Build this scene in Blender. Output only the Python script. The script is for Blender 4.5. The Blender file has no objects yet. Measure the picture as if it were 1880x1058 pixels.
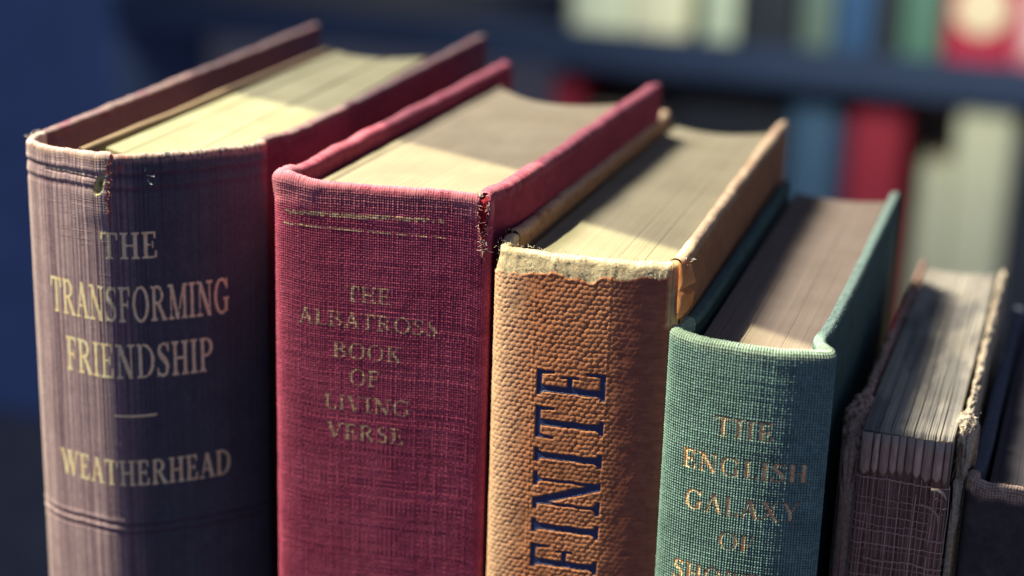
import bpy, math
import numpy as np
from mathutils import Matrix, Vector

# ------------------------------------------------------------------ camera, world, lamps, exposure
SC = bpy.context.scene
COL = SC.collection
cam_d = bpy.data.cameras.new("camera")
cam = bpy.data.objects.new("camera", cam_d); COL.objects.link(cam)
cam_d.sensor_width = 36.0
cam_d.lens = 64.15
cam_d.clip_start = 0.01; cam_d.clip_end = 20
R = (Matrix.Rotation(math.radians(16.9), 4, 'Z') @ Matrix.Rotation(math.pi/2 - math.atan(1114/3350), 4, 'X')
     @ Matrix.Rotation(math.radians(1.83), 4, 'Z'))
cam.matrix_world = Matrix.Translation((0.10526, -0.27075, 0.26969)) @ R
cam_d.dof.use_dof = True
cam_d.dof.focus_distance = 0.298
cam_d.dof.aperture_fstop = 8.5
SC.camera = cam

world = bpy.data.worlds.new("World"); SC.world = world; world.use_nodes = True
bg = world.node_tree.nodes["Background"]
bg.inputs[0].default_value = (0.30, 0.38, 0.70, 1); bg.inputs[1].default_value = 0.33

def aim(o, direction):
    o.rotation_euler = Vector(direction).to_track_quat('-Z', 'Y').to_euler()

def lamp(name, kind, loc, direction, energy, color):
    d = bpy.data.lights.new(name, kind); o = bpy.data.objects.new(name, d); COL.objects.link(o)
    o.location = loc; aim(o, direction); d.energy = energy; d.color = color
    return d

key = lamp("key_lamp", 'SPOT', (-0.8102, -0.1994, 1.4165), (0.3843, -0.1363, -0.9131), 286, (1.0, 0.97, 0.70))
key.spot_size = math.radians(40); key.spot_blend = 0.008; key.shadow_soft_size = 0.0012
fill = lamp("window_lamp", 'AREA', (-0.60, 0.64, 0.95), (0.60, -0.58, -0.77), 10.0, (1.0, 0.93, 0.86))
fill.spread = math.radians(90); fill.shape = 'RECTANGLE'; fill.size = 0.20; fill.size_y = 0.26
back = lamp("bookcase_fill_lamp", 'AREA', (0.02, 0.73, 0.27), (0.0, 0.9, -0.42), 1.9, (1.0, 0.98, 0.78))  # unseen lamp added to brighten the bookcase
back.shape = 'RECTANGLE'; back.size = 0.20; back.size_y = 0.14

vs = SC.view_settings
SC.display_settings.display_device = 'sRGB'
vs.view_transform = 'Standard'; vs.look = 'None'; vs.exposure = 0.0; vs.gamma = 1.0; vs.use_curve_mapping = False
SC.cycles.use_denoising = True; SC.cycles.use_adaptive_sampling = False
SC.cycles.max_bounces = 8

#--geom
# ------------------------------------------------------------------ numeric helpers (millimetres)
_RT = np.random.default_rng(11).random((512, 512))
def vn2(x, y, seed=0):
    """value noise in 0..1"""
    x = np.asarray(x, float) + seed*17.31; y = np.asarray(y, float) + seed*7.77
    xi = np.floor(x).astype(int); yi = np.floor(y).astype(int)
    fx = x - xi; fy = y - yi
    fx = fx*fx*(3-2*fx); fy = fy*fy*(3-2*fy)
    a = _RT[xi & 511, yi & 511]; b = _RT[(xi+1) & 511, yi & 511]
    c = _RT[xi & 511, (yi+1) & 511]; d = _RT[(xi+1) & 511, (yi+1) & 511]
    return (a*(1-fx)+b*fx)*(1-fy) + (c*(1-fx)+d*fx)*fy
def fbm(x, y, seed=0, octv=3):
    s = 0.0; a = 0.5; n = 0.0
    for o in range(octv):
        s = s + a*vn2(x*2**o, y*2**o, seed+o*3); n += a; a *= 0.5
    return s/n
def sstep(a, b, x):
    t = np.clip((np.asarray(x, float)-a)/(b-a), 0, 1)
    return t*t*(3-2*t)

def chaikin(p, it=3):
    p = np.asarray(p, float)
    for _ in range(it):
        q = 0.75*p[:-1] + 0.25*p[1:]; r = 0.25*p[:-1] + 0.75*p[1:]
        m = np.empty((2*len(q), 2)); m[0::2] = q; m[1::2] = r
        p = np.vstack([p[:1], m, p[-1:]])
    return p

class Case:
    """The cover of a book: an outer outline in plan (left fore-edge, spine, right fore-edge), swept upwards with a rounded top."""
    def __init__(self, left, spine, right, H, ts, tb, it=3, sq=0.55):
        pts = chaikin(np.vstack([left, spine, right]), it)
        keep = np.r_[True, np.linalg.norm(np.diff(pts, axis=0), axis=1) > 1e-6]
        pts = pts[keep]
        s = np.r_[0, np.cumsum(np.linalg.norm(np.diff(pts, axis=0), axis=1))]
        self.N = int(s[-1]/0.05)
        self.s = np.linspace(0, s[-1], self.N)
        self.P = np.stack([np.interp(self.s, s, pts[:, 0]), np.interp(self.s, s, pts[:, 1])], 1)
        k = 9; ker = np.ones(k)/k
        Ppad = np.vstack([np.repeat(self.P[:1], k, 0), self.P, np.repeat(self.P[-1:], k, 0)])
        Ps = np.stack([np.convolve(Ppad[:, i], ker, 'same') for i in (0, 1)], 1)[k:-k]
        T = np.gradient(Ps, axis=0); T /= np.linalg.norm(T, axis=1)[:, None]
        self.n = np.stack([T[:, 1], -T[:, 0]], 1)
        self.L = s[-1]
        def nearest(q):
            return self.s[np.argmin(((self.P-np.asarray(q))**2).sum(1))]
        self.sa = nearest(spine[0]); self.sb = nearest(spine[-1])
        self.H, self.ts, self.tb = H, ts, tb
        self.topfn = None; self.sq = sq
    def thick(self, s):
        t = self.ts + (self.tb-self.ts)*np.maximum(1-sstep(self.sa-3.0, self.sa+2.0, s), sstep(self.sb-2.0, self.sb+3.0, s))
        e = np.minimum(s, self.L-s)                                    # rounded fore-edges
        return t*np.sqrt(np.clip(1-(1-np.clip(e/(self.tb*0.5), 0.0, 1))**2, 0.02, 1))
    def at(self, s):
        P = np.stack([np.interp(s, self.s, self.P[:, 0]), np.interp(s, self.s, self.P[:, 1])], -1)
        n = np.stack([np.interp(s, self.s, self.n[:, 0]), np.interp(s, self.s, self.n[:, 1])], -1)
        return P, n/np.linalg.norm(n, axis=-1, keepdims=True)
    def top(self, s):
        return self.H + (self.topfn(s) if self.topfn else 0.0)
    def surf(self, s, w, h=0.0):
        """w<=0: mm down the outer face; 0..1: over the head; >1: (w-1) mm down the inner face"""
        s, w = np.broadcast_arrays(np.asarray(s, float), np.asarray(w, float))
        P, n = self.at(s); t = self.thick(s); r = t/2
        r = np.minimum(r, self.tb)
        phi = np.clip(w, 0, 1)*np.pi
        zc = self.top(s) - r
        z = zc + np.minimum(w, 0) - np.maximum(w-1, 0)
        q = 1+(self.sq-1)*np.clip((t-self.ts)/(self.tb-self.ts+1e-9), 0, 1) if self.tb > self.ts else np.ones_like(t)
        cph, sph = np.sign(np.cos(phi))*np.abs(np.cos(phi))**q, np.sin(phi)**q
        off = r*cph - r                                        # 0 on the outer face, -t on the inner
        z = z + r*sph
        hx = h*np.cos(phi); hz = h*np.sin(phi)
        xy = P + n*(off + hx)[..., None]
        return np.concatenate([xy, (z+hz)[..., None]], -1)
    def vlen(self, s, w):
        r = self.thick(s)/2
        return np.where(w < 0, w, np.where(w <= 1, r*np.pi*np.clip(w, 0, 1), r*np.pi + (w-1)))

def two(a, b): return [a, b]

C1 = Case([(-65.7, 123.5), (-66.1, 60), (-66.3, 10)],
          [(-66.5, 4.0), (-66.3, 0.3), (-64.8, -2.6), (-61.5, -4.2), (-56.6, -5.4), (-50.5, -6.5), (-46.6, -6.4),
           (-41.0, -3.2), (-36.4, 0.6), (-32.5, 4.4), (-29.2, 8.9), (-27.0, 12.2), (-26.6, 13.6), (-27.6, 15.0)],
          [(-27.2, 17.5), (-25.0, 21), (-24.6, 30), (-23.6, 127)], 192.0, 1.5, 2.4)
C2 = Case([(-14.6, 110.0), (-17.4, 55), (-19.6, 12)],
          [(-20.0, 6.5), (-19.9, 2.0), (-18.6, -0.9), (-16.0, -1.5), (-9.0, -1.0), (0, 0), (8, 1.1), (14.5, 2.0), (17.2, 2.5),
           (18.2, 3.2), (17.9, 4.6)],
          [(18.2, 7.0), (19.3, 10.5), (20.6, 30), (23.9, 101)], 190.0, 2.1, 3.2, sq=0.8)
C3 = Case([(22.3, 109.5), (20.6, 60), (19.4, 14)],
          [(19.1, 8.0), (19.0, 4.0), (19.6, 1.5), (22.0, 0.2), (28.3, -0.1), (36, 0.3), (42.0, 0.9), (46.5, 2.0), (49.6, 3.0),
           (50.5, 4.0)],
          [(50.4, 7.0), (50.5, 14), (50.0, 60), (49.8, 111)], 182.4, 2.7, 2.4)
C4 = Case([(50.7, 104), (50.7, 50), (50.6, 14)],
          [(50.3, 8.5), (49.3, 6.3), (48.9, 4.0), (49.4, 2.0), (51.0, 0.6), (55, -0.9), (60, -1.9), (65.0, -2.1), (70, -1.4),
           (74.0, 0.0), (75.9, 1.5), (75.8, 3.0), (74.3, 4.6)],
          [(73.4, 7.0), (74.2, 12.0), (74.9, 50), (75.2, 103.5)], 171.3, 1.9, 1.9001)
C6 = Case([(100.9, 100), (99.4, 50), (98.6, 12)],
          [(98.0, 7), (97.8, 4), (98.4, 2.4), (101, 1.6), (107, 1.3), (114, 1.4), (121, 2.2), (124, 4), (124.4, 7)],
          [(124.2, 12), (123.5, 50), (122.5, 100)], 149.5, 1.8, 2.4)

# ------------------------------------------------------------------ serif capitals, drawn from strokes (cap height = 1)
def rect(x0, y0, x1, y1): return lambda x, y: np.minimum(np.minimum(x-x0, x1-x), np.minimum(y-y0, y1-y))
def diag(xa, ya, xb, yb, w):
    k = (xb-xa)/(yb-ya); c = 1/math.sqrt(1+k*k)
    return lambda x, y: np.minimum((w/2-np.abs(x-(xa+(y-ya)*k)))*c, np.minimum(y-min(ya, yb), max(ya, yb)-y))
def ring(cx, cy, rx, ry, tx, ty, clip=None):
    def f(x, y):
        o = (1-np.sqrt(((x-cx)/rx)**2+((y-cy)/ry)**2))*min(rx, ry)
        i = (1-np.sqrt(((x-cx)/(rx-tx))**2+((y-cy)/(ry-ty))**2))*min(rx-tx, ry-ty)
        F = np.minimum(o, -i)
        return np.minimum(F, clip(x, y)) if clip else F
    return f
def tri(xc, y0, y1, w0, w1):
    return lambda x, y: np.minimum((w0+(w1-w0)*np.clip((y-y0)/(y1-y0), 0, 1))/2-np.abs(x-xc), np.minimum(y-min(y0, y1), max(y0, y1)-y))
def stroke(pts):
    def f(x, y):
        F = np.full(np.shape(x), -9.0)
        for (xa, ya, ra), (xb, yb, rb) in zip(pts[:-1], pts[1:]):
            dx, dy = xb-xa, yb-ya; l2 = dx*dx+dy*dy
            t = np.clip(((x-xa)*dx+(y-ya)*dy)/l2, 0, 1)
            F = np.maximum(F, ra+(rb-ra)*t-np.hypot(x-xa-dx*t, y-ya-dy*t))
        return F
    return f
ST, TH, SF = 0.15, 0.055, 0.045
def stem(x, y0=0.0, y1=1.0, w=ST, s0=True, s1=True, sw=0.17):
    p = [rect(x-w/2, y0, x+w/2, y1)]
    if s0: p += [rect(x-sw, y0, x+sw, y0+SF), tri(x, y0, y0+0.11, 2*sw*0.85, w)]
    if s1: p += [rect(x-sw, y1-SF, x+sw, y1), tri(x, y1, y1-0.11, 2*sw*0.85, w)]
    return p
def arm(x0, x1, y, up, h):          # thin horizontal arm ended by an upright serif
    p = [rect(x0, min(y, y+up*TH), x1, max(y, y+up*TH))]
    p += [lambda x, y_: np.minimum(np.minimum(x1-x, x-(x1-0.10+0.055*np.clip((y_-y)*up/h, 0, 1))), np.minimum((y_-y)*up, h-(y_-y)*up))]
    return p
def smid(x, y, h): return [rect(x-0.04, y-h, x, y+h)]
GL = {}
GL['I'] = (0.40, stem(0.20))
GL['H'] = (0.94, stem(0.21)+stem(0.73)+[rect(0.2, 0.48, 0.74, 0.535)])
GL['L'] = (0.76, stem(0.21)+arm(0.2, 0.72, 0.0, 1, 0.27))
GL['E'] = (0.78, stem(0.21)+arm(0.2, 0.70, 0.0, 1, 0.27)+arm(0.2, 0.66, 1.0, -1, 0.24)+[rect(0.2, 0.49, 0.54, 0.54)]+smid(0.55, 0.515, 0.12))
GL['F'] = (0.72, stem(0.21)+arm(0.2, 0.66, 1.0, -1, 0.26)+[rect(0.2, 0.47, 0.54, 0.52)]+smid(0.55, 0.495, 0.12))
GL['T'] = (0.84, stem(0.42, s1=False)+arm(0.42, 0.81, 1.0, -1, 0.26)+
           [rect(0.03, 1-TH, 0.43, 1.0), lambda x, y: np.minimum(np.minimum(x-0.03, 0.13-0.055*np.clip((1-y)/0.26, 0, 1)-x), np.minimum(1-y, y-0.74))])
GL['N'] = (1.0, stem(0.20, w=TH, s0=True, s1=False)+stem(0.80, w=TH, s0=False, s1=True)+[diag(0.20, 1.0, 0.775, 0.0, 0.19), rect(0.02, 1-SF, 0.24, 1)])
GL['M'] = (1.18, stem(0.19, w=TH, s1=False)+stem(0.98, w=ST, s1=False)+[diag(0.22, 1.0, 0.57, 0.0, 0.17), diag(0.57, 0.0, 0.94, 1.0, 0.06), rect(0.03, 1-SF, 0.24, 1), rect(0.92, 1-SF, 1.15, 1)])
GL['A'] = (0.92, [diag(0.14, 0, 0.45, 1, 0.065), diag(0.45, 1, 0.76, 0, 0.175), rect(0.24, 0.31, 0.64, 0.36), rect(0.0, 0, 0.29, SF), rect(0.59, 0, 0.92, SF)])
GL['V'] = (0.90, [diag(0.15, 1, 0.46, 0, 0.175), diag(0.46, 0, 0.75, 1, 0.065), rect(0.0, 1-SF, 0.32, 1), rect(0.61, 1-SF, 0.9, 1)])
GL['W'] = (1.36, [diag(0.15, 1, 0.42, 0, 0.165), diag(0.42, 0, 0.68, 1, 0.06), diag(0.66, 1, 0.93, 0, 0.165), diag(0.93, 0, 1.2, 1, 0.06), rect(0.0, 1-SF, 0.32, 1), rect(0.52, 1-SF, 0.8, 1), rect(1.06, 1-SF, 1.36, 1)])
GL['X'] = (0.92, [diag(0.16, 1, 0.74, 0, 0.18), diag(0.15, 0, 0.75, 1, 0.06), rect(0.0, 1-SF, 0.32, 1), rect(0.61, 1-SF, 0.9, 1), rect(0.0, 0, 0.29, SF), rect(0.58, 0, 0.92, SF)])
GL['Y'] = (0.90, [diag(0.14, 1, 0.46, 0.42, 0.18), diag(0.46, 0.42, 0.76, 1, 0.065), rect(0.385, 0, 0.535, 0.5), rect(0.29, 0, 0.63, SF), rect(0.0, 1-SF, 0.31, 1), rect(0.62, 1-SF, 0.9, 1)])
GL['K'] = (0.94, stem(0.21)+[diag(0.25, 0.40, 0.74, 1.0, 0.065), diag(0.40, 0.58, 0.78, 0.0, 0.19), rect(0.58, 1-SF, 0.88, 1), rect(0.60, 0, 0.94, SF)])
GL['O'] = (1.0, [ring(0.5, 0.5, 0.46, 0.52, 0.15, 0.05)])
GL['G'] = (1.0, [ring(0.5, 0.5, 0.46, 0.52, 0.15, 0.05, lambda x, y: np.maximum(0.58-x, np.maximum(0.12-y, y-0.80)+0.0)), rect(0.70, 0.05, 0.85, 0.42), rect(0.60, 0.40, 0.95, 0.445), rect(0.80, 0.72, 0.85, 1.0)])
GL['D'] = (0.96, stem(0.21)+[ring(0.38, 0.5, 0.54, 0.5, 0.155, 0.055, lambda x, y: x-0.28)])
GL['P'] = (0.80, stem(0.21)+[ring(0.38, 0.73, 0.37, 0.27, 0.14, 0.05, lambda x, y: x-0.27), rect(0.2, 0.95, 0.4, 1.0), rect(0.2, 0.46, 0.4, 0.51)])
GL['R'] = (0.94, stem(0.21)+[ring(0.38, 0.74, 0.36, 0.26, 0.14, 0.05, lambda x, y: x-0.27), rect(0.2, 0.95, 0.4, 1.0), rect(0.2, 0.48, 0.42, 0.53), diag(0.44, 0.52, 0.80, 0.0, 0.18), rect(0.66, 0, 0.94, SF)])
GL['B'] = (0.86, stem(0.21)+[ring(0.38, 0.755, 0.34, 0.245, 0.13, 0.05, lambda x, y: x-0.27), ring(0.38, 0.27, 0.41, 0.27, 0.145, 0.05, lambda x, y: x-0.27), rect(0.2, 0.95, 0.4, 1.0), rect(0.2, 0.0, 0.4, 0.05), rect(0.2, 0.49, 0.4, 0.54)])
GL['S'] = (0.72, [stroke([(0.62, 0.80, .02), (0.57, 0.90, .025), (0.47, 0.965, .03), (0.35, 0.97, .035), (0.23, 0.92, .05), (0.165, 0.82, .068), (0.175, 0.71, .075), (0.27, 0.61, .085), (0.40, 0.52, .09), (0.52, 0.42, .085), (0.575, 0.31, .075), (0.565, 0.18, .066), (0.50, 0.085, .05), (0.38, 0.033, .035), (0.25, 0.035, .03), (0.14, 0.10, .025), (0.085, 0.23, .02)]), rect(0.06, 0.0, 0.10, 0.28), rect(0.60, 0.74, 0.64, 1.0)])

class TextLine:
    """one line of capitals laid on a surface; returns a signed field over (u, z)"""
    def __init__(self, text, u0, u1, z0, cap, slope=0.0, gap=0.06, up=None, bold=0.0):
        self.text = text; self.u0, self.u1, self.z0, self.cap, self.slope, self.up, self.bold = u0, u1, z0, cap, slope, up, bold
        self.items = []; x = 0.0
        for ch in text:
            w, prim = GL[ch]; self.items.append((x, w, prim)); x += w+gap
        self.tot = x-gap
    def raw(self, a, b):             # a along the line in mm from its start, b above the baseline in mm
        kx = abs(self.u1-self.u0)/self.tot
        X = a/kx; Y = b/self.cap
        F = np.full(np.shape(X), -1.0)
        for x0, w, prim in self.items:
            m = (X > x0-0.1) & (X < x0+w+0.1)
            if not m.any(): continue
            xx, yy = X[m]-x0, Y[m]; f = np.full(xx.shape, -1.0)
            for p in prim: f = np.maximum(f, p(xx, yy))
            F[m] = np.maximum(F[m], f)
        return (F+self.bold)*min(kx, self.cap)
    def field(self, u, z):
        if self.up:                  # reads upwards, capital tops towards -u
            return self.raw(z-self.u0, self.z0-u)
        return self.raw(u-self.u0, z-(self.z0+self.slope*(u-self.u0)))
    def box(self):
        m = 0.4
        if self.up: return self.z0-self.cap-m, self.z0+m, self.u0-m, self.u1+m
        e = self.slope*(self.u1-self.u0)
        return self.u0-m, self.u1+m, self.z0+min(0, e)-m, self.z0+self.cap+max(0, e)+m
#--end

# ------------------------------------------------------------------ mesh and object helpers
MM = 0.001
def mesh_from(name, V, F, mat, parent=None, origin=(0, 0, 0), col=None, uv=None, smooth=True):
    """V in world millimetres, F list of equal-length faces (or list of index arrays)"""
    V = (np.asarray(V, float)-np.asarray(origin, float))*MM
    groups = F if isinstance(F, list) else [F]
    groups = [np.asarray(g, np.int32) for g in groups if len(g)]
    me = bpy.data.meshes.new(name)
    me.vertices.add(len(V)); me.vertices.foreach_set("co", V.astype(np.float32).ravel())
    idx = np.concatenate([g.ravel() for g in groups]).astype(np.int32)
    tot = np.concatenate([np.full(len(g), g.shape[1], np.int32) for g in groups])
    start = np.r_[0, np.cumsum(tot)[:-1]].astype(np.int32)
    me.loops.add(len(idx)); me.loops.foreach_set("vertex_index", idx)
    me.polygons.add(len(tot)); me.polygons.foreach_set("loop_start", start)
    try: me.polygons.foreach_set("loop_total", tot)
    except Exception: pass
    me.polygons.foreach_set("use_smooth", np.full(len(tot), smooth, bool))
    me.update(calc_edges=True)
    if uv is not None:
        l = me.uv_layers.new(name="UVMap"); l.data.foreach_set("uv", np.asarray(uv, np.float32)[idx].ravel())
    if col is not None:
        a = me.color_attributes.new("Col", 'FLOAT_COLOR', 'POINT')
        c = np.ones((len(V), 4), np.float32); c[:, :3] = col
        a.data.foreach_set("color", c.ravel())
    me.materials.append(mat)
    o = bpy.data.objects.new(name, me); COL.objects.link(o)
    if parent is not None: o.parent = parent
    return o
def grid_faces(nu, nv, base=0):
    i, j = np.meshgrid(np.arange(nu-1), np.arange(nv-1), indexing='ij')
    a = (i*nv+j).ravel()+base
    return np.stack([a, a+nv, a+nv+1, a+1], 1)
def thing(name, label, cat, loc_mm, group=None):
    o = bpy.data.objects.new(name, None); COL.objects.link(o)
    o.empty_display_size = 0.02
    o.location = Vector(loc_mm)*MM; o["label"] = label; o["category"] = cat
    if group: o["group"] = group
    return o
def box_vf(x0, y0, z0, x1, y1, z1, b=0.0):
    """box with chamfered edges"""
    if b <= 0:
        V = [(x, y, z) for x in (x0, x1) for y in (y0, y1) for z in (z0, z1)]
        return V, [(0, 1, 3, 2), (4, 6, 7, 5), (0, 4, 5, 1), (2, 3, 7, 6), (0, 2, 6, 4), (1, 5, 7, 3)]
    V = []; F4 = []; F3 = []
    idx = {}
    lo = (x0, y0, z0); hi = (x1, y1, z1)
    for sx in (0, 1):
        for sy in (0, 1):
            for sz in (0, 1):
                s = (sx, sy, sz)
                for ax in range(3):
                    p = [(hi[k]-b if s[k] else lo[k]+b) for k in range(3)]
                    p[ax] = hi[ax] if s[ax] else lo[ax]
                    idx[(s, ax)] = len(V); V.append(tuple(p))
    for ax in range(3):
        o1, o2 = [k for k in range(3) if k != ax]
        for d in (0, 1):
            q = []
            for a, c in ((0, 0), (1, 0), (1, 1), (0, 1)):
                s = [0, 0, 0]; s[ax] = d; s[o1] = a; s[o2] = c; q.append(idx[(tuple(s), ax)])
            flip = (d == 0) ^ (ax == 1)
            F4.append(tuple(q[::-1] if flip else q))
        for a in (0, 1):
            for c in (0, 1):
                s0 = [0, 0, 0]; s0[o1] = a; s0[o2] = c; s1 = list(s0); s1[ax] = 1
                s0, s1 = tuple(s0), tuple(s1)
                F4.append((idx[(s0, o1)], idx[(s1, o1)], idx[(s1, o2)], idx[(s0, o2)]))
    for sx in (0, 1):
        for sy in (0, 1):
            for sz in (0, 1):
                s = (sx, sy, sz); F3.append((idx[(s, 0)], idx[(s, 1)], idx[(s, 2)]))
    return V, [np.array(F4), np.array(F3)]
def fix_normals(o):
    import bmesh
    bm = bmesh.new(); bm.from_mesh(o.data); bmesh.ops.recalc_face_normals(bm, faces=bm.faces); bm.to_mesh(o.data); bm.free()

# ------------------------------------------------------------------ materials
def new_mat(name):
    m = bpy.data.materials.new(name); m.use_nodes = True
    nt = m.node_tree; p = nt.nodes["Principled BSDF"]
    return m, nt, p
def N(nt, t, **kw):
    n = nt.nodes.new(t)
    for k, v in kw.items(): setattr(n, k, v)
    return n
def noise(nt, scale, detail=4, coord='Object', rough=0.6, stretch=None):
    tc = N(nt, 'ShaderNodeTexCoord'); mp = N(nt, 'ShaderNodeMapping')
    if stretch: mp.inputs['Scale'].default_value = stretch
    nt.links.new(tc.outputs[coord], mp.inputs[0])
    n = N(nt, 'ShaderNodeTexNoise'); n.inputs['Scale'].default_value = scale; n.inputs['Detail'].default_value = detail
    n.inputs['Roughness'].default_value = rough
    nt.links.new(mp.outputs[0], n.inputs['Vector'])
    return n
def ramp(nt, src, stops):
    r = N(nt, 'ShaderNodeValToRGB'); e = r.color_ramp.elements
    while len(e) < len(stops): e.new(0.5)
    for q, (p, c) in zip(e, stops): q.position = p; q.color = (*c, 1) if len(c) == 3 else c
    nt.links.new(src, r.inputs[0]); return r
def mix(nt, a, b, fac, mode='MIX'):
    m = N(nt, 'ShaderNodeMix'); m.data_type = 'RGBA'; m.blend_type = mode
    for s, v in ((6, a), (7, b), (0, fac)):
        if hasattr(v, 'is_output'): nt.links.new(v, m.inputs[s])
        elif s == 0: m.inputs[0].default_value = v
        else: m.inputs[s].default_value = (*v, 1)
    return m.outputs[2]
def mat_attr(name, rough=0.85, nscale=900, namt=0.25, bump=0.0, bscale=3000, spec=0.25, sheen=0.0, stretch=None):
    """cloth or leather whose dye, wear and painted light come from the mesh attribute Col, broken up by fine noise"""
    m, nt, p = new_mat(name)
    a = N(nt, 'ShaderNodeAttribute', attribute_name="Col")
    n = noise(nt, nscale, 5, stretch=stretch)
    r = ramp(nt, n.outputs['Fac'], [(0.25, (1-namt,)*3), (0.75, (1+namt,)*3)])
    nt.links.new(mix(nt, a.outputs['Color'], r.outputs[0], 1.0, 'MULTIPLY'), p.inputs['Base Color'])
    p.inputs['Roughness'].default_value = rough; p.inputs['Specular IOR Level'].default_value = spec
    if sheen: p.inputs['Sheen Weight'].default_value = sheen; p.inputs['Sheen Roughness'].default_value = 0.5
    if bump:
        b = N(nt, 'ShaderNodeBump'); b.inputs['Strength'].default_value = bump; b.inputs['Distance'].default_value = 0.0002
        n2 = noise(nt, bscale, 3, stretch=stretch)
        nt.links.new(n2.outputs['Fac'], b.inputs['Height']); nt.links.new(b.outputs[0], p.inputs['Normal'])
    return m
def mat_plain(name, col, rough=0.7, nscale=400, namt=0.15, bump=0.2, spec=0.3, metallic=0.0, stretch=None, col2=None, coat=0.0):
    m, nt, p = new_mat(name)
    n = noise(nt, nscale, 5, stretch=stretch)
    c2 = col2 or tuple(c*(1-namt) for c in col); c1 = tuple(min(1, c*(1+namt)) for c in col) if not col2 else col
    r = ramp(nt, n.outputs['Fac'], [(0.3, c2), (0.7, c1)])
    nt.links.new(r.outputs[0], p.inputs['Base Color'])
    p.inputs['Roughness'].default_value = rough; p.inputs['Specular IOR Level'].default_value = spec; p.inputs['Metallic'].default_value = metallic
    if coat: p.inputs['Coat Weight'].default_value = coat
    if bump:
        b = N(nt, 'ShaderNodeBump'); b.inputs['Strength'].default_value = bump; b.inputs['Distance'].default_value = 0.0003
        nt.links.new(n.outputs['Fac'], b.inputs['Height']); nt.links.new(b.outputs[0], p.inputs['Normal'])
    return m

M_CLOTH = mat_attr("worn_book_cloth", rough=0.9, nscale=1400, namt=0.22, spec=0.2)
M_LEATHERETTE = mat_attr("grained_leatherette", rough=0.62, nscale=900, namt=0.2, bump=0.25, bscale=5000, spec=0.3)
M_BOARD = mat_attr("book_cloth_board", rough=0.88, nscale=700, namt=0.25, bump=0.9, bscale=2600, spec=0.2)
M_PAPER = mat_attr("aged_paper", rough=0.95, nscale=500, namt=0.07, bump=0.15, bscale=900, spec=0.1)
def mat_leaves(name):
    m, nt, p = new_mat(name)
    a = N(nt, 'ShaderNodeAttribute', attribute_name="Col")
    n = noise(nt, 5200, 4, stretch=(1, 0.012, 0.002)); n2 = noise(nt, 90, 4)
    r = ramp(nt, n.outputs['Fac'], [(0.30, (0.92, 0.91, 0.89)), (0.55, (1, 1, 1)), (0.8, (1.07, 1.07, 1.06))])
    r2 = ramp(nt, n2.outputs['Fac'], [(0.30, (0.90, 0.88, 0.84)), (0.65, (1.04, 1.04, 1.03))])
    nt.links.new(mix(nt, mix(nt, a.outputs['Color'], r.outputs[0], 1.0, 'MULTIPLY'), r2.outputs[0], 1.0, 'MULTIPLY'), p.inputs['Base Color'])
    p.inputs['Roughness'].default_value = 0.95; p.inputs['Specular IOR Level'].default_value = 0.1
    b = N(nt, 'ShaderNodeBump'); b.inputs['Strength'].default_value = 0.18; b.inputs['Distance'].default_value = 0.0002
    nt.links.new(n.outputs['Fac'], b.inputs['Height']); nt.links.new(b.outputs[0], p.inputs['Normal'])
    return m
M_LEAVES = mat_leaves("leaf_edges")
M_RAGGED = mat_attr("crumbled_leather", rough=0.95, nscale=1500, namt=0.5, bump=1.0, bscale=3500, spec=0.15)
M_FIBRE = mat_attr("loose_fibre", rough=0.9, nscale=2000, namt=0.15, spec=0.1)
def mat_gold(name, a, b, metallic, rough):
    m, nt, p = new_mat(name)
    n = noise(nt, 1500, 5); r = ramp(nt, n.outputs['Fac'], [(0.38, a), (0.62, b)])
    nt.links.new(r.outputs[0], p.inputs['Base Color']); p.inputs['Metallic'].default_value = metallic; p.inputs['Roughness'].default_value = rough
    bp = N(nt, 'ShaderNodeBump'); bp.inputs['Strength'].default_value = 0.25; bp.inputs['Distance'].default_value = 0.0002
    n2 = noise(nt, 3500, 3); nt.links.new(n2.outputs['Fac'], bp.inputs['Height']); nt.links.new(bp.outputs[0], p.inputs['Normal'])
    return m
M_GOLD1 = mat_gold("gilt_foil", (0.96, 0.64, 0.32), (1.0, 0.90, 0.56), 0.0, 0.36)
M_GOLD2 = mat_gold("rubbed_gilt", (0.46, 0.22, 0.13), (0.72, 0.50, 0.30), 0.0, 0.5)
M_GOLD4 = mat_gold("bright_gilt", (0.95, 0.42, 0.16), (1.0, 0.86, 0.50), 0.0, 0.33)
M_NAVY = mat_plain("navy_ink", (0.028, 0.042, 0.135), rough=0.42, nscale=2500, namt=0.35, bump=0.35, spec=0.5)

# ------------------------------------------------------------------ book building
def spine_mesh(name, case, hfun, cfun, mat, parent, origin, face_mm, ds, dw, zcoarse=2.0, inner=3.0, narc=16):
    ns = int((case.sb-case.sa)/ds)+1
    s = np.linspace(case.sa, case.sb, ns)
    zt = float(np.mean(case.top(s)))
    wf = np.r_[np.linspace(-(zt-case.ts/2-0.3), -face_mm-2, 10), np.linspace(-face_mm, -dw, int(face_mm/dw))]
    w = np.r_[wf, np.linspace(0, 1, narc), 1+np.linspace(0.15, inner, 12)]
    S, W = np.meshgrid(s, w, indexing='ij')
    Vv = case.vlen(S, W)
    h = hfun(S, Vv, W)
    P = case.surf(S, W, h)
    c = cfun(S, Vv, W, h)
    return mesh_from(name, P.reshape(-1, 3), grid_faces(ns, len(w)), mat, parent, origin, col=np.broadcast_to(c, S.shape+(3,)).reshape(-1, 3),
                     uv=np.stack([S.ravel(), Vv.ravel()], 1))

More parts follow.
